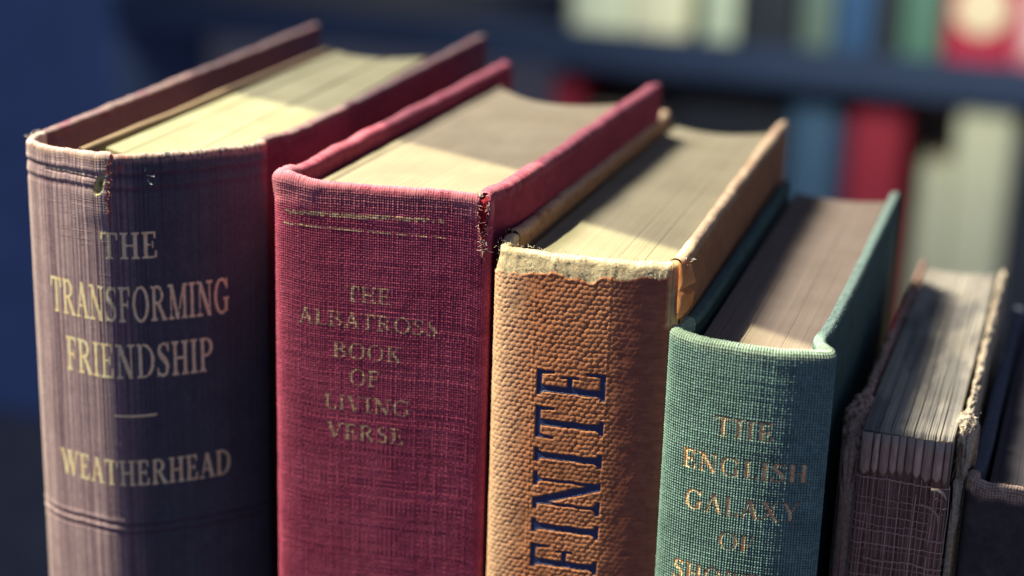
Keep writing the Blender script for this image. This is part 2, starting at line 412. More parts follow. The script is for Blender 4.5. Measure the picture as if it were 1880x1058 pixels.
def board_mesh(name, case, side, cfun, mat, parent, origin, hfun=None, inner=None, dsc=0.5):
    a, b = (0.0, case.sa) if side == 'left' else (case.sb, case.L)
    ns = int((b-a)/dsc)+1
    s = np.linspace(a, b, ns)
    e = np.linspace(0, case.tb/2, 8)                                   # finer rows at the rounded fore-edge
    s = np.unique(np.r_[s, (e if side == 'left' else case.L-e)])
    zt = case.H
    w = np.r_[np.linspace(-(zt-case.tb/2-0.6), -26, 12), np.linspace(-25, -0.4, 60), np.linspace(0, 1, 14), 1+np.r_[np.linspace(0.4, 8, 14), np.linspace(10, zt-6, 12)]]
    S, W = np.meshgrid(s, w, indexing='ij'); Vv = case.vlen(S, W)
    h = hfun(S, Vv, W) if hfun else np.zeros_like(S)
    P = case.surf(S, W, h); c = cfun(S, Vv, W, h)
    return mesh_from(name, P.reshape(-1, 3), grid_faces(len(s), len(w)), mat, parent, origin, col=np.broadcast_to(c, S.shape+(3,)).reshape(-1, 3))

def lettering(name, lines, surf, mat, parent, origin, cell, worn=None, grow=0.0, lift=0.03, off=None):
    """gilt or inked capitals following the surface: outlines of the stroke fields, marched cell by cell"""
    Vall = []; F3 = []; F4 = []; F5 = []; nb = 0
    for ln in lines:
        x0, x1, y0, y1 = ln.box()
        nx, ny = int((x1-x0)/cell)+2, int((y1-y0)/cell)+2
        U, Z = np.meshgrid(x0+np.arange(nx)*cell, y0+np.arange(ny)*cell, indexing='ij')
        F = ln.field(U, Z)+grow
        if worn is not None: F = F-worn(U, Z)
        F = np.where(np.abs(F) < 1e-5, 1e-5, F)
        ins = F > 0
        pid = -np.ones((nx, ny), int); pts = []
        ii = np.argwhere(ins); pid[ins] = np.arange(len(ii)); pts = [np.stack([U[ins], Z[ins]], 1)]; cnt = len(ii)
        ex = -np.ones((nx, ny), int); ey = -np.ones((nx, ny), int)
        m = ins[:-1] != ins[1:]; q = np.argwhere(m)
        t = F[:-1][m]/(F[:-1][m]-F[1:][m]); pts.append(np.stack([U[:-1][m]+t*cell, Z[:-1][m]], 1)); ex[:-1][m] = cnt+np.arange(len(q)); cnt += len(q)
        m = ins[:, :-1] != ins[:, 1:]; q = np.argwhere(m)
        t = F[:, :-1][m]/(F[:, :-1][m]-F[:, 1:][m]); pts.append(np.stack([U[:, :-1][m], Z[:, :-1][m]+t*cell], 1)); ey[:, :-1][m] = cnt+np.arange(len(q)); cnt += len(q)
        act = ins[:-1, :-1] | ins[1:, :-1] | ins[1:, 1:] | ins[:-1, 1:]
        for i, j in np.argwhere(act):
            cs = ((i, j), (i+1, j), (i+1, j+1), (i, j+1)); ed = (ex[i, j], ey[i+1, j], ex[i, j+1], ey[i, j])
            poly = []
            for k in range(4):
                if ins[cs[k]]: poly.append(pid[cs[k]])
                if ed[k] >= 0 and ins[cs[k]] != ins[cs[(k+1) % 4]]: poly.append(ed[k])
            n = len(poly)
            poly = [v+nb for v in poly]
            if n == 3: F3.append(poly)
            elif n == 4: F4.append(poly)
            elif n >= 5:
                F3 += [[poly[0], poly[k], poly[k+1]] for k in range(1, n-1)]
        P2 = np.concatenate(pts); Vall.append(surf(P2[:, 0], P2[:, 1], lift)); nb += cnt
    groups = [np.array(g) for g in (F4, F3) if g]
    return mesh_from(name, np.concatenate(Vall), groups, mat, parent, origin)

def page_block(name, xl, xr, yf, yb, zt, zfun, cfun, mat, parent, origin, nt=260, nr=70, zbot=3.0, frontfun=None):
    t = np.linspace(0, 1, nt); r = np.linspace(0, 1, nr)
    T, Rr = np.meshgrid(t, r, indexing='ij')
    Y = yf(T)*(1-Rr)+yb(T)*Rr
    X = xl(Y)*(1-T)+xr(Y)*T
    Z = zt+zfun(T, Y)
    top = np.stack([X, Y, Z], -1)
    V = [top.reshape(-1, 3)]; F = [grid_faces(nt, nr)]; C = [cfun(T, Y).reshape(-1, 3)]
    base = nt*nr
    def skirt(P, Tt, flip):
        nonlocal base
        n = len(P); lev = np.r_[0.0, 0.6, 1.5, 3, 6, 10, 20, 40, zt-zbot]
        Q = np.repeat(P[:, None, :], len(lev), 1); Q[..., 2] -= lev[None, :]
        V.append(Q.reshape(-1, 3)); g = grid_faces(n, len(lev), base); F.append(g[:, ::-1] if flip else g)
        C.append(np.repeat(cfun(Tt, P[:, 1])[:, None, :], len(lev), 1).reshape(-1, 3)*0.95); base += n*len(lev)
    skirt(top[:, 0], t, True); skirt(top[:, -1], t, False)
    skirt(top[0, :], np.zeros(nr), False); skirt(top[-1, :], np.ones(nr), True)
    return mesh_from(name, np.concatenate(V), np.concatenate(F), mat, parent, origin, col=np.concatenate(C))

def fibres(name, strands, mat, parent, origin, seed=1):
    """strands: (points Nx3 mm, radius mm, colour)"""
    V = []; F = []; C = []; b = 0
    for pts, r, col in strands:
        pts = np.asarray(pts, float); n = len(pts)
        T = np.gradient(pts, axis=0); T /= np.linalg.norm(T, axis=1)[:, None]+1e-9
        A = np.cross(T, [0.3, 0.5, 0.81]); A /= np.linalg.norm(A, axis=1)[:, None]+1e-9
        B = np.cross(T, A)
        rr = r*np.r_[np.ones(n-1), 0.35]
        for k in range(4):
            a = k*math.pi/2
            V.append(pts+(A*math.cos(a)+B*math.sin(a))*rr[:, None])
        for k in range(4):
            i0 = b+k*n+np.arange(n-1); i1 = b+((k+1) % 4)*n+np.arange(n-1)
            F.append(np.stack([i0, i1, i1+1, i0+1], 1))
        C.append(np.repeat(np.asarray(col, float)[None], 4*n, 0)); b += 4*n
    return mesh_from(name, np.concatenate(V), np.concatenate(F), mat, parent, origin, col=np.concatenate(C))
def curl(rng, p, d, length, n=8, wild=0.5):
    p = np.array(p, float); d = np.array(d, float); d /= np.linalg.norm(d)
    out = [p.copy()]; bend = rng.normal(size=3)*wild
    for k in range(n-1):
        d = d+bend/n+rng.normal(size=3)*wild*0.35; d /= np.linalg.norm(d)
        p = p+d*length/(n-1); out.append(p.copy())
    return np.array(out)
def lerp3(a, b, t): return np.asarray(a)*(1-np.asarray(t)[..., None])+np.asarray(b)*np.asarray(t)[..., None]
def lin(y0, x0, y1, x1): return lambda y: x0+(x1-x0)*(np.asarray(y, float)-y0)/(y1-y0)

def weave(u, v, p, q, seed, jit=0.22):
    U = u/p+jit*(fbm(u*0.5/p, v*0.12/q, seed)-0.5)*2; Vv = v/q+jit*(fbm(u*0.12/p, v*0.5/q, seed+5)-0.5)*2
    su, sv = np.sin(np.pi*U), np.sin(np.pi*Vv); cu, cv = np.abs(su), np.abs(sv)
    wu = 0.75+0.5*_RT[np.floor(U).astype(int) & 511, seed]; wv = 0.75+0.5*_RT[seed, np.floor(Vv).astype(int) & 511]
    A = cu**0.6*(0.42+0.58*cv)*wu; B = cv**0.6*(0.42+0.58*cu)*wv
    return np.where(su*sv > 0, A, B)

def sheet(name, x0, y0, x1, y1, th, z, mat, parent, origin, col, wav=0.3, seed=0, zb=4.0):
    """a stiff leaf standing between cover and pages"""
    n = 60; t = np.linspace(0, 1, n); wv = wav*(fbm(t*4, t*0, seed)-0.5)
    cx = x0+(x1-x0)*t+wv; cy = y0+(y1-y0)*t
    zz = z+0.4*(fbm(t*6, t*0+3, seed+1)-0.5)
    sec = [(-th/2, zb-z), (-th/2, -th*0.4), (-th*0.25, 0), (th*0.25, 0), (th/2, -th*0.4), (th/2, zb-z)]
    V = np.stack([np.stack([cx+a, cy, zz+b], -1) for a, b in sec], 1)
    c = np.broadcast_to(np.asarray(col, float), (n, 6, 3)) * (0.85+0.3*fbm(t*20, t*0, seed+7))[:, None, None]
    return mesh_from(name, V.reshape(-1, 3), grid_faces(n, 6), mat, parent, origin, col=c.reshape(-1, 3))

GROUP = "old hardback books standing in a row"

# ================================================================== 1: plum ribbed cloth, rounded spine
O1 = (-45.5, 60, 0)
b1 = thing("hardback_book", "thick plum ribbed cloth book with torn rounded spine, titled THE TRANSFORMING FRIENDSHIP", "book", O1, GROUP)
C1.topfn = lambda s: 0.25*(fbm(s*0.25, s*0, 3)-0.5)*2 + 0.12*(fbm(s*2.2, s*0, 4)-0.5)*2
T1 = [TextLine("THE", 142.9, 152.7, 173.75, 4.65), TextLine("TRANSFORMING", 131.5, 165.3, 162.3, 6.3),
      TextLine("FRIENDSHIP", 134.4, 162.0, 151.8, 6.25), TextLine("WEATHERHEAD", 131.9, 164.9, 131.3, 4.75)]
def tear1(v): return 144.6+0.35*(fbm(v*1.1, v*0, 21)-0.5)*4 + 0.5*sstep(-1.5, 0, v)
def grooves1(s, v):
    """sharp lines between the ribs of the cloth: 0 on a rib, 1 in a groove"""
    g = np.zeros(np.shape(s))
    for p, sd, keep in ((0.62, 3, 0.30), (1.07, 9, 0.25)):
        x = np.asarray(s)/p+0.10*(fbm(v*0.05, s*0.3, 71+sd, 2)-0.5)
        i = np.floor(x).astype(int); c = i+0.5+0.7*(_RT[i & 511, sd]-0.5)
        st_ = np.clip((_RT[i & 511, sd+1]-keep)*1.9, 0, 1)*(0.55+0.45*fbm(v*0.25+i*3.7, s*0, 75+sd))
        g = np.maximum(g, st_*np.exp(-((x-c)*p/0.085)**2))
    return g
def h1(s, v, w):
    rib = fbm(s*2.1, v*0.010, 31, 2); rib = np.abs(rib-0.5)*2                 # irregular vertical ribs with sharp grooves
    deep = sstep(0.10, 0.0, rib)*0.11
    rib2 = fbm(s*5.0, v*0.03, 33, 2)
    k = 0.045*rib + 0.05*(rib2-0.5) - 0.4*deep
    thr = (0.014+0.03*sstep(0.6, 0.8, fbm(s*0.25, v*2.3, 36, 2)))*np.sin(np.pi*2*v/0.46+3*(fbm(s*0.4, v*0.2, 35)-0.5))
    f = sstep(2.2, 1.0, w)
    h = (k+thr-0.15*grooves1(s, v))*f*(0.55+0.45*sstep(0.0, -1.0, v))
    # tooled double rules
    z = C1.H+v-0.75
    for zc, dp, wd in ((z1a, 0.20, 0.45), (z1b, 0.14, 0.5)):
        wig = 0.10*(fbm(s*0.5, s*0, 51)-0.5)
        h = h - dp*np.exp(-((z-zc-wig)/wd)**2)
        h = h + 0.08*np.exp(-((z-zc-wig-0.8)/0.45)**2)
    for zc in (121.9, 123.5):
        wig = 0.3*(fbm(s*0.12, s*0, 52)-0.5)
        h = h - 0.20*np.exp(-((z-zc-wig)/0.28)**2) + 0.10*np.exp(-((z-zc-wig-0.75)/0.35)**2)
    # tear down the cloth near the head: the left layer stands proud
    dep = sstep(-12.5, -9.0, v)
    h = h + dep*0.38*sstep(0.14, -0.14, s-tear1(v))*sstep(-9.0, 0.5, s-tear1(v))
    d = np.hypot((s-(143.1+0.30*(v+5.0)))/0.85, (v+4.6)/1.75)+0.5*(fbm(s*1.5, v*1.5, 41)-0.5)
    h = h - 0.75*sstep(1.05, 0.65, d)
    slit = np.exp(-((v+3.35+0.02*(s-135)+0.15*(fbm(s*1.2, s*0, 43)-0.5))/0.16)**2)*sstep(130.5, 133, s)*sstep(143.8, 142.5, s)
    return h - 0.30*slit
z1a, z1b = 188.45, 186.0
def c1(s, v, w, h):
    n = fbm(s*0.35, v*0.35, 61, 4); n2 = fbm(s*3, v*1.1, 62, 3)
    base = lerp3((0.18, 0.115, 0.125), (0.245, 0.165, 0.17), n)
    base = lerp3(base*np.array((0.40, 0.68, 0.78)), base*np.array((2.25, 2.35, 2.3)), sstep(151, 141, s+3*(n-0.5)))                # sun and shade painted in: lit side paler, far side darker
    base = lerp3(base, (0.50, 0.38, 0.33), 0.35*sstep(151, 143, s)*sstep(0.45, 0.75, n2)*sstep(0.02, 0.12, h))
    groove = sstep(0.02, -0.10, h); base = lerp3(base, (0.10, 0.045, 0.075), 0.5*groove)
    rib = np.abs(fbm(s*2.1, v*0.010, 31, 2)-0.5)*2; base = lerp3(base, (0.13, 0.060, 0.105), 0.5*sstep(0.13, 0.03, rib)*sstep(152, 146, s))
    base = lerp3(base, (0.085, 0.035, 0.085), 0.92*np.clip(1.25*grooves1(s, v), 0, 1)*sstep(153, 148, s))
    left = sstep(sA1+12, sA1+2, s)
    base = lerp3(base, (0.60, 0.48, 0.43), 0.5*left)                            # faded joint
    edge = sstep(-1.2, 0.2, v)*sstep(0.30, 0.62, n2+0.15*n)
    base = lerp3(base, (0.55, 0.36, 0.28), 0.75*edge)
    d = np.hypot((s-(143.1+0.30*(v+5.0)))/0.85, (v+4.6)/1.75)+0.5*(fbm(s*1.5, v*1.5, 41)-0.5)
    base = lerp3(base, (0.50, 0.45, 0.24), sstep(1.25, 0.85, d))
    base = lerp3(base, (0.16, 0.15, 0.08), sstep(0.55, 0.25, d))
    tr = np.exp(-((s-tear1(v)-0.15)/0.28)**2)*sstep(-13, -9, v)
    base = lerp3(base, (0.45, 0.12, 0.10), 0.8*tr*sstep(0.3, 0.5, n2))
    rr = np.exp(-((s-tear1(v)-1.0-1.6*n)/1.2)**2)*sstep(-3.6, -2.0, v)*sstep(0.5, 0.62, n2)
    base = lerp3(base, (0.42, 0.10, 0.09), 0.8*rr)
    rj = np.exp(-((s-(sB1-2.2))/0.9)**2)*sstep(-16, 0, v)
    base = lerp3(base, (0.36, 0.06, 0.07), 0.7*rj*sstep(0.3, 0.6, n2))
    z = C1.H+v-0.75
    for zc in (z1a,):
        sl = np.exp(-((z-zc)/0.35)**2)*sstep(129, 132, s)*sstep(146, 143, s)*sstep(0.35, 0.55, fbm(s*0.9, v*2, 66))
        base = lerp3(base, (0.62, 0.55, 0.45), 0.7*sl)
    return base
sA1, sB1 = C1.sa, C1.sb
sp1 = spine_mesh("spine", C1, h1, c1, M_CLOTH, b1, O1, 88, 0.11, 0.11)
def surf1(u, z, lift):
    w = z-(C1.top(u)-C1.thick(u)/2); v = w
    h = h1(u, v, w); hm = 0.6*h
    return C1.surf(u, w, np.maximum(0.25*h, h-0.06)+lift)
worn1 = lambda u, z: 0.10*(sstep(0.60, 0.80, fbm(u*2.2, z*1.2, 71, 3)))
lettering("title_lettering", T1, surf1, M_GOLD1, sp1, O1, 0.09, worn1, grow=0.05, lift=0.035)
class Bar:
    def __init__(self, u0, u1, z, hw, slope=0.0, bow=0.0): self.a = (u0, u1, z, hw, slope, bow)
    def field(self, u, z):
        u0, u1, zc, hw, sl, bow = self.a
        t = (u-u0)/(u1-u0); c = zc+sl*(u-u0)-bow*4*t*(1-t)
        return np.minimum(np.minimum(u-u0, u1-u)*0.5, hw-np.abs(z-c))
    def box(self):
        u0, u1, zc, hw, sl, bow = self.a; e = abs(sl*(u1-u0))+abs(bow)+hw+0.3
        return u0-0.3, u1+0.3, zc-e, zc+e
lettering("gilt_rule", [Bar(144.2, 151.6, 144.75, 0.22, 0.0, 0.12)], surf1, M_GOLD1, sp1, O1, 0.08, None, lift=0.04)
def cb1(s, v, w, h):
    n = fbm(s*0.2, v*0.3, 65, 4)
    c = lerp3((0.115, 0.030, 0.050), (0.17, 0.050, 0.070), n)
    edge = np.exp(-((w-0.5)/0.45)**2)*(w > -1)*(w < 2)
    c = lerp3(c, (0.17, 0.125, 0.11), 0.8*edge*sstep(0.25, 0.5, fbm(s*0.6, w*2, 68)))
    return lerp3(c, (0.13, 0.06, 0.085), sstep(1.0, 1.3, w))
C1.topfn0 = C1.topfn
def hb1(s, v, w): return 0.11*(fbm(s*0.11, v*0.02, 91)-0.5)*2*sstep(-2, 0, v)
board_mesh("back_cover", C1, 'left', cb1, M_BOARD, b1, O1, hb1)
board_mesh("front_cover", C1, 'right', cb1, M_BOARD, b1, O1, hb1)
def leaf(seed, amp, gaps, depth):
    def f(T, Y):
        a = amp*(fbm(T*120, Y*0.012, seed, 3)-0.5)*2
        for g, wd in gaps: a = a-depth*np.exp(-((T-g-0.01*(fbm(Y*0.05, T*0, seed+2)-0.5))/wd)**2)
        return a
    return f
def leafcol(a, b, seed, gaps=(), dark=None):
    def f(T, Y):
        n = fbm(T*90, Y*0.02, seed, 3); c = lerp3(a, b, n)
        m = fbm(T*5, Y*0.06, seed+4, 3); c = c*(0.92+0.16*m)[..., None]
        return c
    return f
g1 = [(0.20, 0.020), (0.62, 0.026)]
page_block("page_block", lin(8, -55.4, 107, -52.6), lin(8, -29.6, 107, -32.0),
           lambda t: 5.0+22*np.abs(t-0.30)**1.6, lambda t: 107.0-5.0*np.sin(np.pi*t)+3*t, 189.2,
           leaf(101, 0.14, g1, 0.32), leafcol((0.235, 0.225, 0.135), (0.275, 0.265, 0.165), 103), M_LEAVES, b1, O1)
sheet("endpaper", -57.6, 3.5, -54.4, 106, 1.5, 189.9, M_PAPER, b1, O1, (0.20, 0.14, 0.085), 1.2, 5)
rng = np.random.default_rng(5)
st = []
for k in range(34):                                                              # frayed cloth along the tear
    v = -rng.uniform(0.2, 9.5); s0 = tear1(np.array(v))+rng.normal()*0.15
    p = C1.surf(np.array([s0]), np.array([v]), 0.35)[0]
    st.append((curl(rng, p, (rng.normal()*0.6+0.5, -0.5, rng.normal()*0.7), rng.uniform(0.3, 0.8), 5, 0.6), 0.045, (0.45, 0.16, 0.12) if rng.random() < 0.6 else (0.55, 0.45, 0.30)))
for k in range(14):
    s0 = rng.uniform(124, 128); p = C1.surf(np.array([s0-4]), np.array([rng.uniform(0.2, 0.8)]), 0.05)[0]
    st.append((curl(rng, p, (rng.normal(), -0.4, 1.4), rng.uniform(0.4, 1.2), 5, 0.5), 0.045, (0.75, 0.70, 0.62)))
for k in range(60):
    s0 = rng.uniform(sA1, sB1-4); p = C1.surf(np.array([s0]), np.array([rng.uniform(0.0, 0.6)]), 0.02)[0]
    st.append((curl(rng, p, (rng.normal()*0.9, -0.3, 0.7), rng.uniform(0.2, 0.45), 4, 0.5), 0.035, (0.52, 0.30, 0.24)))
fibres("frayed_threads", st, M_FIBRE, sp1, O1)
p = C1.surf(np.array([151.2]), np.array([-2.2]), 0.15)[0]
st = [(curl(rng, p+np.array([0.3*k-0.3, -0.1, -0.6*k]), d, 1.6, 8, 0.7), 0.05, (0.72, 0.80, 0.82)) for k, d in enumerate([(0.2, -0.2, 1), (1, -0.1, 0.2), (-0.3, -0.2, -1)])]
fibres("white_lint", st, M_FIBRE, sp1, O1)

# ================================================================== 2: crimson linen
O2 = (1.0, 55, 0)
b2 = thing("hardback_book", "crimson linen book with frayed right joint, titled THE ALBATROSS BOOK OF LIVING VERSE", "book", O2, GROUP)
C2.topfn = lambda s: 0.30*(fbm(s*0.16, s*0, 13)-0.5)*2 + 0.10*(fbm(s*2.5, s*0, 14)-0.5)*2 + 0.5*np.exp(-((s-113)/5.0)**2) - 0.7*np.exp(-((s-146.5)/1.1)**2)
T2 = [TextLine("THE", 123.7, 131.6, 169.8, 2.75), TextLine("ALBATROSS", 115.3, 139.8, 165.2, 2.75, slope=-0.015), TextLine("BOOK", 121.4, 133.7, 159.5, 2.85),
      TextLine("OF", 124.4, 129.8, 154.7, 2.95), TextLine("LIVING", 119.8, 135.3, 149.9, 2.8), TextLine("VERSE", 120.5, 134.1, 144.6, 2.85)]
def tearmask2(s, v): 
    wd = 0.9*sstep(-9.5, -1.0, v)+0.15
    return sstep(1.0, 0.6, np.abs(s-(147.0+0.02*v))/wd+0.8*(fbm(s*1.3, v*1.3, 141)-0.5))*sstep(-11.0, -9.0, v)
def h2(s, v, w):
    k = weave(s, v, 0.41, 0.44, 7)
    slub = 0.012*(fbm(s*0.08, v*2.0, 131, 2)-0.5)+0.04*(fbm(s*0.6, v*0.6, 133, 2)-0.5)
    h = 0.12*k+slub
    lump = 0.15*sstep(-5.5, -3.0, v)*sstep(0.45, 0.7, fbm(s*0.16, v*0.25, 137, 2))+0.45*sstep(-4.6, -2.2, v)*sstep(115.5, 108.5, s-1.2*v)      # puffed head cloth
    return h*sstep(3.0, 1.0, w)+lump*sstep(1.6, 0.8, w)-0.45*tearmask2(s, v)
def c2(s, v, w, h):
    n = fbm(s*0.25, v*0.2, 151, 4); k = sstep(0.02, 0.115, h)
    base = lerp3((0.33, 0.045, 0.095), (0.50, 0.095, 0.160), n)
    fine = fbm(s*2.4, v*2.4, 153, 2)
    base = lerp3(base*0.72, base*1.12, k)*(0.8+0.4*fine)[..., None]
    sl = sstep(0.62, 0.78, fbm(s*0.05, v*1.6, 155, 2)); base = lerp3(base, (0.12, 0.03, 0.05), 0.2*sl)
    head = sstep(-4.5, -1.0, v+2.0*(fbm(s*0.3, v*0.3, 157)-0.5)+1.6*sstep(120, 106, s))
    base = lerp3(base, (0.50, 0.24, 0.25), 0.45*head*k)
    left = sstep(107.5, 104.5, s); base = lerp3(base, (0.42, 0.17, 0.19), 0.35*left)
    t = tearmask2(s, v); base = lerp3(base, (0.30, 0.022, 0.035), t)
    return base
sp2 = spine_mesh("spine", C2, h2, c2, M_CLOTH, b2, O2, 78, 0.085, 0.085)
def surf2(u, z, lift):
    w = z-(C2.top(u)-C2.thick(u)/2)
    return C2.surf(u, w, h2(u, w, w)*0.8+0.02+lift)
worn2 = lambda u, z: 0.20*sstep(0.54, 0.74, fbm(u*2.6, z*2.6, 171, 3)+0.10*sstep(134, 140, u))+0.12*sstep(0.5, 0.15, np.abs(np.sin(np.pi*u/0.41)*np.sin(np.pi*z/0.44)))*0.6
lettering("title_lettering", T2, surf2, M_GOLD2, sp2, O2, 0.07, worn2, grow=0.05, lift=0.03)
wornr = lambda u, z: 0.6*sstep(0.58, 0.72, fbm(u*2.0, z*2.0, 173, 3)+0.24*sstep(126, 141, u))
lettering("gilt_rule", [Bar(112.9, 141.5, 184.55, 0.42, 0.020)], surf2, M_GOLD2, sp2, O2, 0.09, wornr, lift=0.03)
worns = lambda u, z: 0.3*sstep(0.62, 0.74, fbm(u*1.6, z*1.6, 175, 3)+0.10*sstep(126, 141, u))
lettering("gilt_rule", [Bar(112.9, 141.3, 182.45, 0.16, -0.006)], surf2, M_GOLD2, sp2, O2, 0.06, worns, lift=0.03)
def cb2(s, v, w, h):
    n = fbm(s*0.2, v*0.3, 165, 4); c = lerp3((0.20, 0.024, 0.050), (0.31, 0.050, 0.085), n)
    top = np.exp(-((w-0.35)/0.4)**2)*(w > -1)*(w < 2)
    return lerp3(c, (0.50, 0.20, 0.22), 0.4*top*sstep(0.3, 0.6, fbm(s*1.5, w*2, 167)))
def hb2(s, v, w): return 0.22*(fbm(s*0.09, v*0.02, 191)-0.5)*2*sstep(-3, 0, v)*sstep(2, 1, w)
board_mesh("back_cover", C2, 'left', cb2, M_BOARD, b2, O2, hb2)
board_mesh("front_cover", C2, 'right', cb2, M_BOARD, b2, O2, hb2)
page_block("page_block", lin(8, -15.3, 100, -10.6), lin(8, 15.4, 95, 20.2), lambda t: 4.2+3*np.abs(t-0.5)**2*4, lambda t: 98-2*t-11*np.sin(np.pi*t)**0.8-1.0*t,
           187.0, leaf(201, 0.05, [(0.06, 0.02)], 0.4), leafcol((0.225, 0.190, 0.130), (0.250, 0.215, 0.148), 203), M_LEAVES, b2, O2)
rng = np.random.default_rng(8); st = []
for k in range(120):
    v = -rng.uniform(-0.2, 9.0); side = rng.choice([-1, 1]); s0 = 147.0+side*(0.9*sstep(-9.5, -1, v)+0.1)+rng.normal()*0.15
    p = C2.surf(np.array([s0]), np.array([v if v < 0 else 0.3]), 0.0)[0]
    st.append((curl(rng, p, (-side*0.7+rng.normal()*0.5, -0.8, rng.normal()*0.9), rng.uniform(0.5, 1.3), 6, 0.9), 0.05, [(0.62, 0.28, 0.30), (0.70, 0.52, 0.48), (0.40, 0.08, 0.10)][rng.integers(3)]))
for k in range(10):
    p = C2.surf(np.array([146.2+rng.normal()*0.5]), np.array([0.5]), 0.0)[0]
    st.append((curl(rng, p, (rng.normal()*0.4, -0.2, 1.0), rng.uniform(0.6, 1.4), 6, 0.7), 0.05, (0.80, 0.72, 0.60)))
for k in range(4):
    p = C2.surf(np.array([147.2+rng.normal()*0.3]), np.array([-7.2+rng.normal()*0.5]), 0.0)[0]
    st.append((curl(rng, p, (0.9, -0.6, -0.5), rng.uniform(0.9, 1.6), 7, 0.8), 0.055, (0.80, 0.68, 0.62)))
for k in range(70):
    s0 = rng.uniform(C2.sa, 146); p = C2.surf(np.array([s0]), np.array([rng.uniform(0.1, 0.8)]), 0.08)[0]
    st.append((curl(rng, p, (rng.normal()*0.9, -0.2, 0.7), rng.uniform(0.2, 0.45), 4, 0.6), 0.03, (0.55, 0.30, 0.28)))
fibres("frayed_threads", st, M_FIBRE, sp2, O2)
st = []
for k in range(5):
    p0 = C2.surf(np.array([146.7+0.16*k]), np.array([-0.4]), -0.15+0.1*(k % 2))[0]; p1 = C2.surf(np.array([147.0+0.10*k]), np.array([-6.2-0.8*(k % 3)]), -0.2)[0]
    t = np.linspace(0, 1, 12)[:, None]; st.append((p0*(1-t)+p1*t+rng.normal(size=(12, 3))*0.04, 0.13, (0.42, 0.02, 0.025)))
fibres("red_sewing_threads", st, M_FIBRE, sp2, O2)

# ================================================================== 3: tan pebbled leatherette
O3 = (35, 55, 0)
b3 = thing("hardback_book", "tan pebble grained book with worn white head and navy vertical lettering FINITE", "book", O3, GROUP)
C3.topfn = lambda s: 0.35*(fbm(s*0.22, s*0, 23)-0.5)*2 + 0.15*(fbm(s*1.7, s*0, 24)-0.5)*2 + 0.9*np.exp(-((s-103.5)/2.5)**2)
T3 = TextLine("FINITE", 125.9, 163.1, 127.9, 11.3, gap=0.22, up=True)
T3b = TextLine("IN", 109.3, 123.6, 127.9, 11.3, gap=0.22, up=True)
def wornline3(s): return -2.2+2.6*(fbm(s*0.35, s*0, 221, 3)-0.5)-2.4*sstep(110, 103, s)+0.9*sstep(126, 134, s)
def flap3(s, v): return sstep(136.9, 137.9, s+0.5*(fbm(v*0.9, v*0, 225)-0.5))*sstep(-10.5, -9.3, v)
def pebble(u, v, p, seed):
    U = u/p+0.25*(fbm(u*0.5, v*0.5, seed)-0.5); Vv = v/(p*0.82)+0.25*(fbm(u*0.5+9, v*0.5, seed)-0.5)
    best = np.full(np.shape(U), 9.0)
    r0 = np.floor(Vv)
    for dj in (-1, 0, 1):
        r = r0+dj; shift = 0.5*(np.mod(r, 2)); c0 = np.floor(U-shift)
        for di in (-1, 0, 1):
            c = c0+di; ri, ci = r.astype(int) & 511, c.astype(int) & 511
            jx = 0.30*(_RT[ri, ci]-0.5); jy = 0.30*(_RT[ci, ri]-0.5)
            rad = 0.85+0.3*_RT[(ri+77) & 511, ci]
            d = np.hypot(U-(c+shift+0.5+jx), (Vv-(r+0.5+jy))*0.9)/rad
            best = np.minimum(best, d)
    return np.clip(1-(best/0.62)**2, 0, 1)
def h3(s, v, w):
    worn = sstep(-0.25, 0.35, v-wornline3(s))
    smooth = 1-0.85*sstep(127.5, 131.5, s+1.0*(fbm(s*0.5, v*0.3, 231)-0.5))
    smooth = smooth*(1-0.45*sstep(0.55, 0.72, fbm(s*0.22, v*0.12, 232, 3)))
    peb = pebble(s, v, 1.0, 233)
    h = (0.14*peb**0.8*smooth+0.05*(fbm(s*0.4, v*0.4, 235, 3)-0.5)*2)
    fr = 0.07*(fbm(s*0.9, v*1.3, 237, 3)-0.5)*2-0.06+0.06*(fbm(s*5, v*5, 238, 2)-0.5)
    h = h*(1-worn)+(fr-0.55*sstep(0, 3.0, v-wornline3(s))*sstep(0.9, 0.4, w))*worn+0.07*np.exp(-((v-wornline3(s)+0.25)/0.25)**2)*sstep(0.4, 0.6, fbm(s*0.5, s*0, 240))
    for sc in (115.6, 128.0):                                                 # lines where the card stiffener ends
        wig = 0.1*(fbm(v*0.3, v*0, 241)-0.5); h = h+0.045*np.exp(-((s-sc-wig)/0.12)**2)*sstep(0.3, 0.5, fbm(v*0.15, v*0+sc, 243))
    h = h*sstep(3.2, 1.2, w)
    z = C3.H+v-1.35
    F = np.maximum(T3.field(s, z), T3b.field(s, z))+0.07
    ins = sstep(-0.12, 0.10, F); rim = np.exp(-((F+0.22)/0.16)**2)
    h = h*(1-ins)-0.10*ins+0.02*rim*(F > -1)
    fl = flap3(s, v)
    return h*(1-fl)-0.28*fl
